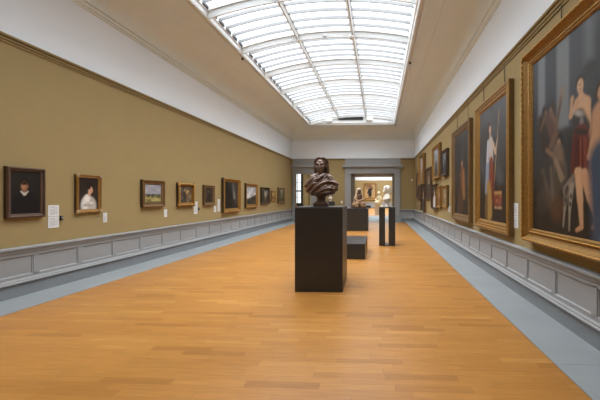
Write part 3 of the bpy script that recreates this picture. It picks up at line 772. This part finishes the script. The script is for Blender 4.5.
def p_harp(c):
    P = cv1
    c.grad((88, 91, 94), (44, 37, 32))
    def cp(u0, v0, u1, v1, r0, r1, col, soft=.03, a=1.): c.cap(*P(u0, v0), *P(u1, v1), r0, r1, col, soft, a)
    def el(u, v, rx, ry, col, soft=.03, rot=0., a=1.): c.ell(*P(u, v), rx, ry, col, soft, rot, a)
    c.rect(-1, -1, 3, .75, (48, 40, 35), .5); c.blobs(20, [(70, 74, 80), (98, 100, 104), (60, 58, 58)], 0, .6, c.w, c.h, .08, .2, .4)
    el(490, 126.5, .075, .085, (84, 60, 44), .03); el(490.3, 129, .05, .075, (212, 176, 150), .02); cp(490.5, 134, 490.5, 140, .035, .045, (208, 170, 144), .02)
    cp(491, 142, 491.5, 158, .11, .1, (206, 192, 184), .04); cp(488.5, 142, 487.5, 170, .06, .07, (196, 198, 206), .04); cp(493.5, 143, 495.5, 152, .045, .035, (214, 180, 158), .02); cp(495.5, 152, 497.6, 138, .032, .022, (212, 178, 154), .02)
    cp(499.5, 108, 494, 190, .014, .016, (176, 152, 120), .012); cp(498, 110, 499.5, 196, .01, .01, (130, 100, 74), .012, .7)
    cp(488, 166, 487, 190, .08, .1, (146, 156, 174), .05); cp(491.5, 160, 491, 200, .08, .13, (138, 72, 50), .05); cp(494, 165, 493.5, 196, .04, .06, (104, 52, 40), .04); cp(489, 186, 489.5, 212, .11, .15, (168, 132, 72), .06)
    cp(487, 196, 486.5, 214, .06, .08, (112, 88, 52), .05)
    x0, y0 = P(494.6, 207); x1, y1 = P(502, 193)
    c.rect(x0, y0, x1, y0 + .3, (128, 62, 46), .03); c.rect(x0, y0 + .24, x1, y0 + .3, (176, 138, 92), .02); c.rect(x0, y0 - .02, x1, y0 + .03, (164, 140, 112), .02); c.blobs(10, [(186, 130, 82), (92, 40, 32)], x0, y0, x1, y0 + .25, .015, .03, .6)
    c.c *= .72
picture('figure_painting', 'tall painting of a figure in white and russet robes, broad gilt frame', 'R', W1, H1, C1, Z1, .19, T1, 'gilt', 'step', p_harp, n=150, n_wires=2)
T2 = .1
W2, H2, C2, Z2 = meas('R', 451.4, 468.8, 131, 120.2, 219, 223.8, T2)
cv2 = conv('R', T2, C2, Z2, W2, H2, .2, .045)
def p_tall_dark(c):
    P = cv2
    c.grad((66, 66, 66), (34, 30, 28))
    c.blobs(24, [(52, 50, 48), (78, 74, 70), (40, 36, 34)], 0, 0, c.w, c.h, .08, .22, .45)
    def cp(u0, v0, u1, v1, r0, r1, col, soft=.05, a=1.): c.cap(*P(u0, v0), *P(u1, v1), r0, r1, col, soft, a)
    cp(462, 168, 462, 186, .1, .16, (120, 66, 44)); cp(463.5, 172, 464, 194, .1, .14, (142, 100, 62), .08); c.ell(*P(462, 163), .055, .075, (184, 142, 108), .03); cp(460, 174, 458.5, 182, .04, .03, (170, 126, 94), .03)
    cp(460, 190, 461, 204, .16, .22, (74, 50, 40), .1); c.ell(*P(459, 178), .08, .2, (58, 54, 60), .06)
    for x in (.0, c.w):          # spandrels of the rounded top
        d = .16 - np.hypot(c.X - (.16 if x == 0 else c.w - .16), c.Y - (c.h - .16))
        k = ((c.Y > c.h - .16) & (np.abs(c.X - x) < .16) & (d < 0))[..., None]
        c.c[:] = np.where(k, c.col((150, 118, 62)), c.c)
    c.c *= .72
picture('figure_painting', 'tall narrow dark painting with rounded upper corners, gilt frame, left of the robed figure painting', 'R', W2, H2, C2, Z2, .19, T2, 'gilt_dull', 'step', p_tall_dark, n=130, n_wires=2)

def p_sky_top(a, b_, seed):
    def f(c):
        w, h = c.w, c.h
        c.grad(a, b_); c.blobs(22, [tuple(int(v * .8) for v in a), tuple(min(255, int(v * 1.25)) for v in b_), tuple(int(v * .7) for v in b_)], 0, 0, w, h, .05, .14, .5)
        c.ell((.3 + .1 * seed % .4) * w, .3 * h, .18 * w, .26 * h, tuple(int(v * .6) for v in b_), .1)
    return f
def p_sitter(col, bg):
    def f(c):
        w, h = c.w, c.h
        c.grad(bg, tuple(int(v * .7) for v in bg)); c.ell(.5 * w, .2 * h, .36 * w, .36 * h, col, .06); c.ell(.5 * w, .7 * h, .15 * w, .13 * h, (40, 30, 26), .03); c.ell(.5 * w, .67 * h, .11 * w, .11 * h, (184, 142, 112), .03)
        c.ell(.5 * w, .52 * h, .1 * w, .05 * h, (200, 190, 176), .03)
    return f
PRR = [
 ('landscape_painting', 'large high-hung landscape with pale blue sky in gilt frame on the right wall', (431.8, 438.6, 147.5, 143.5, 178, 180), .13, .11, 'gilt', 'plain', p_sky_top((150, 160, 172), (96, 84, 62), 1), {}),
 ('landscape_painting', 'dark framed stormy picture hung high, just left of the tall narrow dark painting', (440.4, 446.2, 151.2, 148.6, 175, 176.6), .1, .1, 'dark_frame', 'plain', p_sky_top((128, 134, 144), (46, 46, 50), 2), {}),
 ('portrait_painting', 'dark frame with a wide brown picture between upper and lower rows of the right wall', (425, 430.6, 169, 166.5, 198.6, 199.6), .1, .09, 'dark_frame', 'plain', p_sitter((46, 40, 38), (84, 70, 52)), {}),
 ('landscape_painting', 'tall gilt picture hung high near the far end of the right wall', (418.6, 422.6, 156, 153.8, 184.4, 185.4), .12, .16, 'gilt', 'plain', p_sky_top((166, 168, 170), (110, 92, 66), 3), {}),
 ('portrait_painting', 'farthest picture on the right wall, brown frame close to the corner', (415.9, 418.7, 173.5, 172.2, 198.8, 199.4), .12, .1, 'brown_frame', 'plain', p_sitter((54, 46, 40), (112, 92, 66)), {}),
 ('portrait_painting', 'low dark upright picture below the high gilt one near the far corner', (420.4, 423.8, 185.8, 185, 210.8, 211.8), .1, .12, 'dark_frame', 'plain', p_sitter((40, 36, 36), (70, 60, 48)), {}),
 ('portrait_painting', 'small low portrait with white dress in a dark frame on the right wall', (430.8, 435.6, 184.6, 183.4, 208.4, 209.8), .08, .1, 'dark_frame', 'plain', p_sitter((190, 184, 176), (62, 50, 42)), {}),
 ('portrait_painting', 'small gilt portrait low on the right wall, middle of the bottom trio', (436.4, 440, 186.2, 185.6, 207.4, 208.4), .09, .08, 'gilt', 'plain', p_sitter((116, 74, 48), (150, 116, 76)), {}),
 ('portrait_painting', 'low small gilt portrait on the right wall, nearest the tall paintings', (441.4, 446.4, 185.8, 185, 207, 208.2), .1, .08, 'gilt', 'plain', p_sitter((128, 110, 88), (156, 138, 108)), {}),
]
for nm, lab, q, fw, t, gilt, style, pt, kw in PRR:
    W, H, c, zb = meas('R', *q, t)
    picture(nm, lab, 'R', W, H, c, zb, fw, t, gilt, style, pt, group='small pictures hung in rows at the far right', **kw)

# portrait at the end of the far hall
def p_far(c):
    w, h = c.w, c.h
    c.grad((150, 128, 96), (176, 144, 100)); c.cap(.5 * w, .66 * h, .5 * w, .3 * h, .13 * w, .17 * w, (36, 34, 36), .06); c.cap(.42 * w, .3 * h, .42 * w, .08 * h, .05 * w, .04 * w, (34, 32, 32), .04); c.cap(.58 * w, .3 * h, .58 * w, .08 * h, .05 * w, .04 * w, (34, 32, 32), .04)
    c.ell(.5 * w, .82 * h, .06 * w, .06 * h, (120, 84, 60), .03); c.cap(.38 * w, .62 * h, .28 * w, .4 * h, .06 * w, .05 * w, (36, 34, 36), .04); c.cap(.62 * w, .62 * h, .74 * w, .74 * h, .06 * w, .05 * w, (40, 36, 36), .04)
    c.blobs(12, [(110, 76, 54), (132, 92, 66), (90, 70, 54)], 0, .7 * h, w, h, .1, .25, .6); c.rect(-1, -1, w + 1, .08 * h, (120, 92, 62), .08)
x0, z1 = on_y(363.6, 183.2, HY1); x1, z0 = on_y(376.4, 200.2, HY1)
picture('full_length_portrait', 'full-length portrait of a person in dark clothes on the far wall through the doorway', ('Y', HY1), x1 - x0, z1 - z0, (x0 + x1) / 2, z0, .16, .1, 'gilt', 'step', p_far, n=80)

# ------------------------------------------------------------------ wall labels and small wall fittings
def card(name, label, side, u0, u1, v0, v1, sheets=1, cat='label'):
    X = XL if side == 'L' else XR
    ya, zt = on_x(u0, v0, X); yb, zb = on_x(u1, v1, X)
    w, s = abs(yb - ya), 1 if side == 'L' else -1
    yc = (ya + yb) / 2
    zt2 = on_x(u1, v0, X)[1]; zb2 = on_x(u0, v1, X)[1]
    zt, zb = (zt + zt2) / 2, (zb + zb2) / 2
    r = thing(name, label, cat, (X + s * .001, yc, zb), PI / 2 if side == 'L' else -PI / 2, 'white text labels on the walls')
    h = zt - zb; hs = h / sheets
    for k in range(sheets):
        b = B(); box(b, -w / 2, w / 2, -.006, 0, k * hs + .003, (k + 1) * hs - .003); new_obj('sheet', b, M['card'], r)
        b = B(); z = (k + 1) * hs - .03; i = 0
        while z > k * hs + .025:
            L = w * (.74 if i % 4 else .5)
            box(b, -w / 2 + w * .12, -w / 2 + w * .12 + L, -.0068, -.0055, z - .005, z); z -= .014 if i != 1 else .026; i += 1
        new_obj('printed_text', b, M['ink'], r)
    return r
card('wall_label', 'large white double text sheet beside the ruff portrait', 'L', 47.8, 58.6, 205, 228, 2)
card('wall_label', 'small white label under the right edge of the white-dress portrait', 'L', 103, 106.8, 212.6, 222.4)
card('wall_label', 'small white label under the right edge of the yellow fields landscape', 'L', 164, 166.8, 209.2, 217)
card('wall_label', 'tall white label under the right edge of the openwork gilt frame', 'L', 193.8, 197.3, 201.5, 214)
card('wall_label', 'short white label under the small dark upright picture', 'L', 213.8, 216, 205.8, 212)
card('wall_label', 'taller white label left of the black gorge painting', 'L', 217.5, 219.8, 199.2, 211.6)
card('wall_label', 'white double text sheet between the robed figure and the huge painting', 'R', 513, 518.6, 203, 228, 2)
card('wall_label', 'small white label at the left of the tall narrow dark painting', 'R', 448.2, 450.2, 206, 212)
def gauge(label, u0, u1, v0, v1):
    ya, zt = on_x(u0, v0, XL); yb, zb = on_x(u1, v1, XL)
    t = thing('wall_mounted_gauge', label, 'sensor', (XL + .001, (ya + yb) / 2, zb), PI / 2)
    w, h = yb - ya, zt - zb
    b = B(); box(b, -w / 2, w / 2, -.03, 0, 0, h, bev=.004); new_obj('casing', b, M['dark'], t)
    b = B(); box(b, -w * .3, w * .3, -.032, -.029, h * .45, h * .8); new_obj('display', b, M['ink'], t)
gauge('small black climate sensor right of the double text sheet', 59.4, 61.7, 216, 220.4)
gauge('small black climate sensor beside the openwork gilt frame label', 198.0, 198.9, 207.5, 210)
x, z = on_y(341.7, 202.2, YB)
t = thing('light_switch', 'white light switch on the end wall between the doorways', 'switch', (x, YB - .001, z - .09))
b = B(); box(b, -.05, .05, -.014, 0, 0, .18, bev=.005); new_obj('plate', b, M['plastic'], t)
b = B(); box(b, -.03, .03, -.022, -.012, .05, .13, bev=.003); new_obj('rocker', b, M['plastic'], t)
y, z = on_x(412.6, 180.2, XR); x, z = on_y(411.9, 180.2, YB)
t = thing('wall_mounted_sensor', 'small white sensor high on the end wall near the right corner', 'sensor', (x, YB - .001, z - .06))
b = B(); box(b, -.05, .05, -.05, 0, 0, .13, bev=.012); new_obj('casing', b, M['plastic'], t)
b = B(); ellipsoid(b, (0, -.05, .05), (.03, .02, .035), seg=12); new_obj('lens', b, M['card'], t, True)

# ------------------------------------------------------------------ sculpture helper
def sculpt(name, bm, vox, m_, parent, warp=None, smooth=3, loc=None):
    tmp = bpy.data.meshes.new('tmp'); bm.to_mesh(tmp); bm.free()
    o = bpy.data.objects.new('tmp', tmp); COL.objects.link(o)
    r = o.modifiers.new('r', 'REMESH'); r.mode = 'VOXEL'; r.voxel_size = vox
    s = o.modifiers.new('s', 'SMOOTH'); s.iterations = smooth; s.factor = .5
    bpy.context.view_layer.update()
    dg = bpy.context.evaluated_depsgraph_get()
    me = bpy.data.meshes.new_from_object(o.evaluated_get(dg))
    bpy.data.objects.remove(o); bpy.data.meshes.remove(tmp)
    me.name = name
    n = len(me.vertices)
    if warp:
        co = np.empty(n * 3); me.vertices.foreach_get('co', co); co = co.reshape(-1, 3)
        no = np.empty(n * 3); me.vertex_normals.foreach_get('vector', no); no = no.reshape(-1, 3)
        co = warp(co, no); me.vertices.foreach_set('co', co.ravel()); me.update()
    me.materials.clear(); me.materials.append(m_)
    me.polygons.foreach_set('use_smooth', [True] * len(me.polygons))
    ob = bpy.data.objects.new(name, me); COL.objects.link(ob); ob.parent = parent
    if loc: ob.location = loc
    return ob

def head_prims(b, c, s, turn=0.):
    """a head of height about 0.29*s centred on c, face towards -y, turned by turn"""
    R_ = Matrix.Rotation(turn, 3, 'Z')
    def T(x, y, z): return Vector(c) + R_ @ Vector((x * s, y * s, z * s))
    def E(p, r): ellipsoid(b, T(*p), [k * s for k in r], (0, 0, turn), 16)
    E((0, .01, .04), (.086, .105, .105)); E((0, -.035, -.035), (.068, .075, .1)); E((0, -.05, .055), (.068, .056, .06)); E((0, -.088, -.112), (.03, .025, .024))
    tube(b, [T(0, -.096, .036), T(0, -.118, -.005), T(0, -.13, -.03), T(0, -.112, -.042)], [.011 * s, .014 * s, .017 * s, .014 * s], 8)
    for q in (-1, 1):
        E((q * .042, -.062, -.022), (.034, .034, .034)); E((q * .033, -.088, .012), (.017, .013, .011)); E((q * .088, .01, -.005), (.012, .022, .034))
        tube(b, [T(q * .008, -.1, .034), T(q * .036, -.1, .042), T(q * .064, -.078, .036)], .013 * s, 8)
    tube(b, [T(-.026, -.108, -.075), T(0, -.12, -.07), T(.026, -.108, -.075)], [.006 * s, .01 * s, .006 * s], 6)
    tube(b, [T(-.022, -.108, -.088), T(0, -.117, -.09), T(.022, -.108, -.088)], [.006 * s, .011 * s, .006 * s], 6)

# ------------------------------------------------------------------ bronze bust on its pedestal
px0, pz = on_y(294.4, 292, 4.69); px1, _ = on_y(342.0, 292, 4.69)
def pedestal(name, label, x0, x1, y0, y1, h, rz=0., cat='pedestal'):
    r = thing(name, label, cat, ((x0 + x1) / 2, (y0 + y1) / 2, 0), rz)
    w, d = (x1 - x0) / 2, (y1 - y0) / 2
    b = B(); box(b, -w, w, -d, d, .001, h - .02, bev=.004); new_obj('body', b, M['black'], r)
    b = B(); box(b, -w, w, -d, d, h - .019, h, bev=.003); new_obj('top', b, M['black_top'], r)
    return r
PH = 1.34
pedestal('pedestal', 'large charcoal box pedestal carrying the bronze bust', px0, px1, 4.69, 5.5, PH, math.radians(1.2))
bx = on_y(321.5, 200, 5.1)[0]
t = thing('portrait_bust', 'dark bronze bust of a long-haired person in swirling drapery on the big charcoal pedestal', 'sculpture', (bx, 5.08, PH + .001), math.radians(4))
b = B(); box(b, -.125, .125, -.11, .11, 0, .055, bev=.01); box(b, -.112, .112, -.098, .098, .05, .075, bev=.008)
lathe(b, [(.1, .07), (.1, .082), (.078, .095), (.07, .12), (.074, .15), (.095, .175), (.1, .2), (.08, .22)], 32)
new_obj('socle', b, M['bronze_dark'], t)
b = B()
# torso
ellipsoid(b, (0, 0, .34), (.225, .145, .19)); ellipsoid(b, (-.165, .01, .335), (.115, .115, .145), (0, -.25, 0)); ellipsoid(b, (.175, .01, .33), (.115, .115, .14), (0, .25, 0))
ellipsoid(b, (-.03, -.015, .255), (.23, .12, .085)); ellipsoid(b, (0, .02, .44), (.16, .11, .12)); tube(b, [(0, .03, .53), (-.13, .02, .465), (-.2, .01, .38)], [.09, .085, .08]); tube(b, [(0, .03, .53), (.13, .02, .46), (.21, .01, .37)], [.09, .085, .08]); ellipsoid(b, (0, 0, .215), (.11, .09, .05))
def ys(x, z): return -.15 * math.sqrt(max(.05, 1 - (x / .305) ** 2 - ((z - .33) / .27) ** 2)) - .012
def fold(pts, r0, r1):
    n = 14; out = []
    for i in range(n + 1):
        tt = i / n; (x0, z0), (x1, z1), (x2, z2) = pts
        x = (1 - tt) ** 2 * x0 + 2 * tt * (1 - tt) * x1 + tt ** 2 * x2; z = (1 - tt) ** 2 * z0 + 2 * tt * (1 - tt) * z1 + tt ** 2 * z2
        out.append((x, ys(x, z), z))
    tube(b, out, [r0 + (r1 - r0) * math.sin(PI * i / n) for i in range(n + 1)], 8)
for k in range(6):                 # swags sweeping from the far shoulder across the chest
    d = k * .042
    fold(((.10 + d * .75, .53 - d * .55), (.03 + d * .5, .36 - d * .9), (-.24 + d * .3, .36 - d * .62)), .008, .021 - .001 * k)
for k in range(4):
    d = k * .04
    fold(((-.09 - d * .6, .52 - d * .4), (-.13 - d * .3, .44 - d), (-.235, .40 - d)), .007, .016)
fold(((.07, .545), (-.02, .47), (-.1, .44)), .008, .016); fold(((.05, .56), (-.03, .5), (-.11, .485)), .008, .015); fold(((.27, .37), (.21, .24), (.0, .205)), .01, .02); fold(((.25, .42), (.2, .29), (.02, .235)), .01, .02)
# cloth wrapped about the neck
ring = []
for i in range(25):
    a = 2 * PI * i / 24; ring.append((.108 * math.cos(a), .02 + .1 * math.sin(a), .5 + .03 * math.sin(a) + .018 * math.cos(a)))
tube(b, ring, .03, 10, False)
tube(b, [(p[0] * 1.15, p[1] * 1.18 - .01, p[2] - .045) for p in ring], .03, 10, False)
tube(b, [(.09, -.08, .555), (.12, -.075, .5), (.17, -.06, .44), (.24, -.03, .4)], [.02, .028, .026, .02])
def bust_warp(co, no):
    x, y, z = co.T
    ph = 62 * (z * .95 - x * .42 + .9 * x * x) + 2.2 * np.sin(9 * x + 4)
    a = .011 * np.sin(ph) + .005 * np.sin(ph * 1.9 + 1.7)
    k = np.clip((.5 - z) / .06, 0, 1) * np.clip((z - .2) / .04, 0, 1)
    return co + no * (a * k)[:, None]
sculpt('drapery', b, .008, M['bronze'], t, bust_warp, 2)
b = B()
tube(b, [(0, .02, .42), (0, .01, .52), (0, -.005, .6)], [.095, .072, .064], 16)
head_prims(b, (0, -.02, .69), 1.06, -.12)
def head_warp(co, no):
    R_ = np.array(Matrix.Rotation(-.12, 3, 'Z'))
    for q in (-1, 1):
        e = np.array((0, -.02, .69)) + R_ @ (np.array((q * .033, -.1, .014)) * 1.06)
        d2 = ((co - e) ** 2).sum(1); co = co - no * (.008 * np.exp(-d2 / .017 ** 2))[:, None]
    return co
o = sculpt('head', b, .005, M['bronze'], t, head_warp, 4); o.scale = (.97, 1, .93); o.location.z = .55 * .07
b = B()
rr = random.Random(3)
ellipsoid(b, (0, .03, .762), (.094, .108, .098)); ellipsoid(b, (0, -.035, .815), (.06, .05, .04)); ellipsoid(b, (0, .06, .64), (.095, .075, .14))
for q in (-1, 1):
    for k in range(6):             # wavy locks from parting to shoulder
        a = k / 5
        pts = []
        for i in range(15):
            s_ = i / 14
            xx = q * (.018 + (.066 + .01 * a) * math.sin(min(1, s_ * 2.4) * PI / 2) + .022 * s_ + .01 * math.sin(s_ * 14 + k * 2))
            yy = -.075 + .075 * min(1, s_ * 2.2) + .13 * a * s_ - .02 * a + .008 * math.cos(s_ * 13 + k) - .03 * max(0, s_ - .5)
            pts.append((xx, yy, .835 + .008 * math.sin(min(1, s_ * 3) * PI) - .335 * s_ ** 1.5))
        tube(b, pts, [.015 + .01 * math.sin(PI * min(1, i / 13)) for i in range(15)], 8)
o = sculpt('hair', b, .007, M['bronze_dark'], t, None, 1); o.scale = (.97, 1, .93); o.location.z = .55 * .07

# ------------------------------------------------------------------ low bench / display block and others
bx1 = on_y(365, 255, 7.2)[0]
r = thing('low_plinth', 'low wide black display block on the floor behind the bust pedestal', 'plinth', (bx1 - .55, 7.95, 0))
b = B(); box(b, -.55, .55, -.75, .75, .001, .355, bev=.004); new_obj('body', b, M['black'], r)
b = B(); box(b, -.55, .55, -.75, .12, .356, .372, bev=.003); box(b, -.55, .55, .126, .75, .356, .372, bev=.003); new_obj('top', b, M['black_top'], r)

sx0 = on_y(347, 220, 13.2)[0] - .35; sx1 = on_y(368, 220, 13.2)[0]
pedestal('pedestal', 'broad dark grey pedestal beneath the seated mottled figure', sx0, sx1, 13.2, 14.1, .995)

# seated draped figure
cx = on_y(359, 200, 13.6)[0]
t = thing('seated_statue', 'mottled tan and brown statue of a seated draped figure with pale head', 'sculpture', (cx, 13.6, .996), math.radians(12))
b = B(); box(b, -.29, .31, -.26, .26, 0, .05, bev=.01); new_obj('base', b, M['clay_dark'], t)
b = B()
ellipsoid(b, (-.02, .06, .22), (.25, .2, .19)); ellipsoid(b, (-.02, .06, .45), (.16, .14, .24)); ellipsoid(b, (-.1, -.1, .2), (.11, .17, .13), (.4, 0, .3)); ellipsoid(b, (.14, -.1, .2), (.11, .17, .12), (.4, 0, -.3))
tube(b, [(-.1, -.2, .25), (-.14, -.2, .05)], [.09, .1]); tube(b, [(.15, -.2, .24), (.17, -.2, .05)], [.09, .1])
ellipsoid(b, (-.2, .02, .14), (.11, .16, .12)); ellipsoid(b, (.2, .02, .12), (.1, .16, .1))
tube(b, [(-.13, .04, .58), (-.21, -.03, .42), (-.12, -.15, .34), (0, -.19, .33)], [.06, .055, .048, .035]); tube(b, [(.11, .04, .57), (.19, -.02, .42), (.14, -.14, .36), (.03, -.19, .36)], [.06, .055, .048, .035])
ellipsoid(b, (.01, -.2, .345), (.05, .035, .035))
def drape_warp(co, no):
    x, y, z = co.T; a = np.arctan2(y, x)
    return co + no * (.011 * np.sin(9 * a + 14 * z) * np.clip((.62 - z) / .1, 0, 1))[:, None]
sculpt('drapery', b, .014, M['clay'], t, drape_warp, 2)
b = B(); ellipsoid(b, (.02, -.03, .5), (.115, .13, .2)); ellipsoid(b, (.05, -.06, .56), (.09, .09, .11))
sculpt('tunic', b, .014, M['clay_dark'], t, drape_warp, 2)
b = B(); head_prims(b, (.01, -.035, .76), .88, -.2); tube(b, [(.01, .0, .56), (.01, 0, .68)], .06); ellipsoid(b, (.01, -.085, .665), (.05, .04, .06))
sculpt('head', b, .009, M['clay_dark'], t, None, 3)
b = B(); ellipsoid(b, (.005, .02, .82), (.12, .115, .105)); ellipsoid(b, (.0, -.02, .86), (.1, .09, .06)); ellipsoid(b, (0, .06, .66), (.13, .09, .16))
for q in (-1, 1): tube(b, [(q * .03, -.01, .89), (q * .085, -.04, .86), (q * .11, -.045, .74), (q * .125, -.04, .62), (q * .14, -.06, .48), (q * .12, -.1, .4)], [.03, .035, .035, .04, .04, .025], 10)
sculpt('hood', b, .011, M['clay_pale'], t, None, 3)

# hollow pedestal with the white bust
hx0, hx1 = on_y(379.1, 230, 9.2)[0], on_y(395.3, 230, 9.2)[0]
hw = hx1 - hx0
r = thing('hollow_pedestal', 'slender black pedestal with an open slot through its middle, on the right', 'pedestal', ((hx0 + hx1) / 2, 9.45, 0))
H9 = 1.19
for s_, lab in ((-1, None), (1, None)):
    b = B(); x0, x1 = (-hw / 2, -hw / 2 + .185) if s_ < 0 else (hw / 2 - .195, hw / 2)
    box(b, x0, x1, -.25, .25, .031, H9 - .03, bev=.003); new_obj('side_panel', b, M['black'], r)
b = B(); box(b, -hw / 2, hw / 2, -.25, .25, .001, .03, bev=.002); new_obj('base', b, M['black'], r)
b = B(); box(b, -hw / 2, hw / 2, -.25, .25, H9 - .029, H9, bev=.002); new_obj('top', b, M['black_top'], r)
bx = on_y(387, 200, 9.45)[0]
def marble_bust(name, label, loc, s, m_, turn, rz):
    t = thing(name, label, 'sculpture', loc, rz)
    b = B(); lathe(b, [(.085 * s, 0), (.085 * s, .025 * s), (.055 * s, .045 * s), (.05 * s, .1 * s), (.07 * s, .14 * s)], 24); new_obj('socle', b, M[m_], t, False)
    b = B()
    S = lambda *p: tuple(k * s for k in p)
    ellipsoid(b, S(0, 0, .26), S(.13, .11, .15)); ellipsoid(b, S(-.1, .01, .27), S(.075, .085, .11)); ellipsoid(b, S(.1, .01, .27), S(.075, .085, .11)); ellipsoid(b, S(0, 0, .165), S(.075, .07, .05))
    ellipsoid(b, S(0, -.085, .25), S(.1, .045, .06))
    tube(b, [S(0, .02, .34), S(0, .01, .46)], [.075 * s, .055 * s], 14)
    head_prims(b, S(0, -.015, .55), s * .92, turn)
    def w(co, no):
        x, y, z = co.T
        return co + no * (.007 * s * np.sin((z * 50 - x * 30 + y * 20) / s) * np.clip((.36 * s - z) / (.05 * s), 0, 1))[:, None]
    sculpt('figure', b, .0085 * s, M[m_], t, w, 2)
    b = B()
    ellipsoid(b, S(0, .03, .59), S(.1, .105, .1)); ellipsoid(b, S(0, .09, .5), S(.075, .07, .1)); ellipsoid(b, S(0, .11, .58), S(.055, .05, .055))
    for q in (-1, 1):
        tube(b, [S(q * .01, -.085, .655), S(q * .07, -.06, .63), S(q * .095, -.01, .57), S(q * .07, .06, .49), S(q * .075, .04, .4)], [.018 * s, .025 * s, .028 * s, .03 * s, .02 * s], 8)
    sculpt('hair', b, .009 * s, M[m_], t, None, 1)
    return t
marble_bust('marble_bust', 'white marble bust seen in profile on the slotted black pedestal', (bx, 9.5, H9 + .001), .98, 'marble', 0., math.radians(-68))

# small white bust on dark plinth in front of the end wall
x, z = on_y(330.4, 201.2, 17.6)
px_, _ = on_y(331.2, 201.2, 17.6)
pedestal('pedestal', 'narrow dark pedestal against the end wall between the two doorways', px_ - .2, px_ + .2, 17.4, 17.8, z)
marble_bust('marble_bust', 'small white marble bust by the end wall, half hidden by the bronze bust', (x, 17.6, z + .001), .66, 'marble', .2, math.radians(15))

# far hall: cream seated figure on pale plinth, stand-in for a dark shape
fy = 25.5
x, z = on_y(378.6, 206.2, fy)
r = thing('plinth', 'pale stone plinth in the far hall under a small cream figure', 'plinth', (x, fy, 0))
b = B(); box(b, -.33, .33, -.3, .3, .001, z - .05, bev=.01); new_obj('body', b, M['marble'], r)
b = B(); box(b, -.37, .37, -.34, .34, z - .049, z, bev=.01); new_obj('top', b, M['marble'], r)
t = thing('seated_statue', 'small cream marble seated figure on a pale plinth in the far hall', 'sculpture', (x, fy, z + .001), math.radians(-30))
b = B(); box(b, -.3, .3, -.26, .26, 0, .08, bev=.01); new_obj('base', b, M['marble_warm'], t)
b = B()
ellipsoid(b, (0, .06, .28), (.24, .22, .22)); ellipsoid(b, (0, .08, .62), (.17, .14, .3)); ellipsoid(b, (-.1, -.16, .36), (.1, .24, .11)); ellipsoid(b, (.1, -.16, .36), (.1, .24, .11))
tube(b, [(-.1, -.34, .36), (-.11, -.3, .06)], [.09, .075]); tube(b, [(.1, -.34, .36), (.11, -.3, .06)], [.09, .075])
tube(b, [(-.17, .06, .8), (-.25, 0, .6), (-.14, -.2, .5)], [.07, .06, .045]); tube(b, [(.17, .06, .8), (.24, -.02, .6), (.12, -.2, .52)], [.07, .06, .045])
sculpt('drapery', b, .02, M['marble_warm'], t, drape_warp, 2)
b = B(); tube(b, [(0, .06, .86), (0, .04, 1.0)], .06); head_prims(b, (0, .02, 1.1), 1.0, 0.); ellipsoid(b, (0, .06, 1.14), (.11, .12, .11)); sculpt('head', b, .012, M['marble_warm'], t, None, 2)
x, z = on_y(368.2, 205.3, 23.2)
r = thing('placeholder', 'small dark round stool in the far hall just past the doorway', 'placeholder', (x, 23.2, .004))  # stand-in for a dark shape of unknown kind; post and base invented
b = B(); lathe(b, [(.18, z - .24), (.2, z - .22), (.2, z - .03), (.18, z - .004)], 24); new_obj('drum', b, M['black'], r)
b = B(); lathe(b, [(.018, .02), (.018, z - .24)], 12); new_obj('post', b, M['plastic'], r)
b = B(); lathe(b, [(.15, 0), (.15, .012), (.02, .025)], 24); new_obj('base', b, M['plastic'], r)

# ------------------------------------------------------------------ light, camera, colour
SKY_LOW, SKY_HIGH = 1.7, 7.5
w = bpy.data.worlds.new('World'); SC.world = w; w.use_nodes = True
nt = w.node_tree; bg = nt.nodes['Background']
tc = nt.nodes.new('ShaderNodeTexCoord'); nz = nt.nodes.new('ShaderNodeTexNoise'); nz.inputs['Scale'].default_value = 2.4; nz.inputs['Detail'].default_value = 5
rp = nt.nodes.new('ShaderNodeValToRGB')
rp.color_ramp.elements[0].position = .38; rp.color_ramp.elements[0].color = (.92, .965, 1.0, 1)
rp.color_ramp.elements[1].position = .6; rp.color_ramp.elements[1].color = (1, 1, 1, 1)
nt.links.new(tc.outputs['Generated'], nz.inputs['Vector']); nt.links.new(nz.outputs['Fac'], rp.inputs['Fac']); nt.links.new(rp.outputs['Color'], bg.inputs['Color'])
# overcast sky: much brighter overhead than towards the horizon
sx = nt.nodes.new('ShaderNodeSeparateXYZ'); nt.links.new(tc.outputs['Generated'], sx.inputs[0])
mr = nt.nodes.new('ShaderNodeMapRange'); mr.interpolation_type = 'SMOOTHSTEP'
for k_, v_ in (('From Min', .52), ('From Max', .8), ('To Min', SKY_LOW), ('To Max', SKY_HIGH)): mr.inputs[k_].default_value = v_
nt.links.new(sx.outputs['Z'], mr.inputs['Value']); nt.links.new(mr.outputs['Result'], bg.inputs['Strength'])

cd = bpy.data.cameras.new('Camera'); cam = bpy.data.objects.new('Camera', cd); COL.objects.link(cam)
cam.location = (0, 0, EYE); cam.rotation_euler = (PI / 2, 0, YAW)
cd.sensor_width = 36.0; cd.lens = 36.0 * F / 600
cd.shift_x = (300 - UV_U) / 600; cd.shift_y = (UV_V - 200) / 600
cd.clip_start = .05; cd.clip_end = 200
SC.camera = cam
vs = SC.view_settings
vs.view_transform = 'Standard'; vs.look = 'None'; vs.gamma = 1.0; vs.exposure = 0.42; vs.use_curve_mapping = False
SC.cycles.use_denoising = True
SC.cycles.max_bounces = 10; SC.cycles.diffuse_bounces = 6; SC.cycles.transparent_max_bounces = 12
SC.cycles.sample_clamp_indirect = 8.0
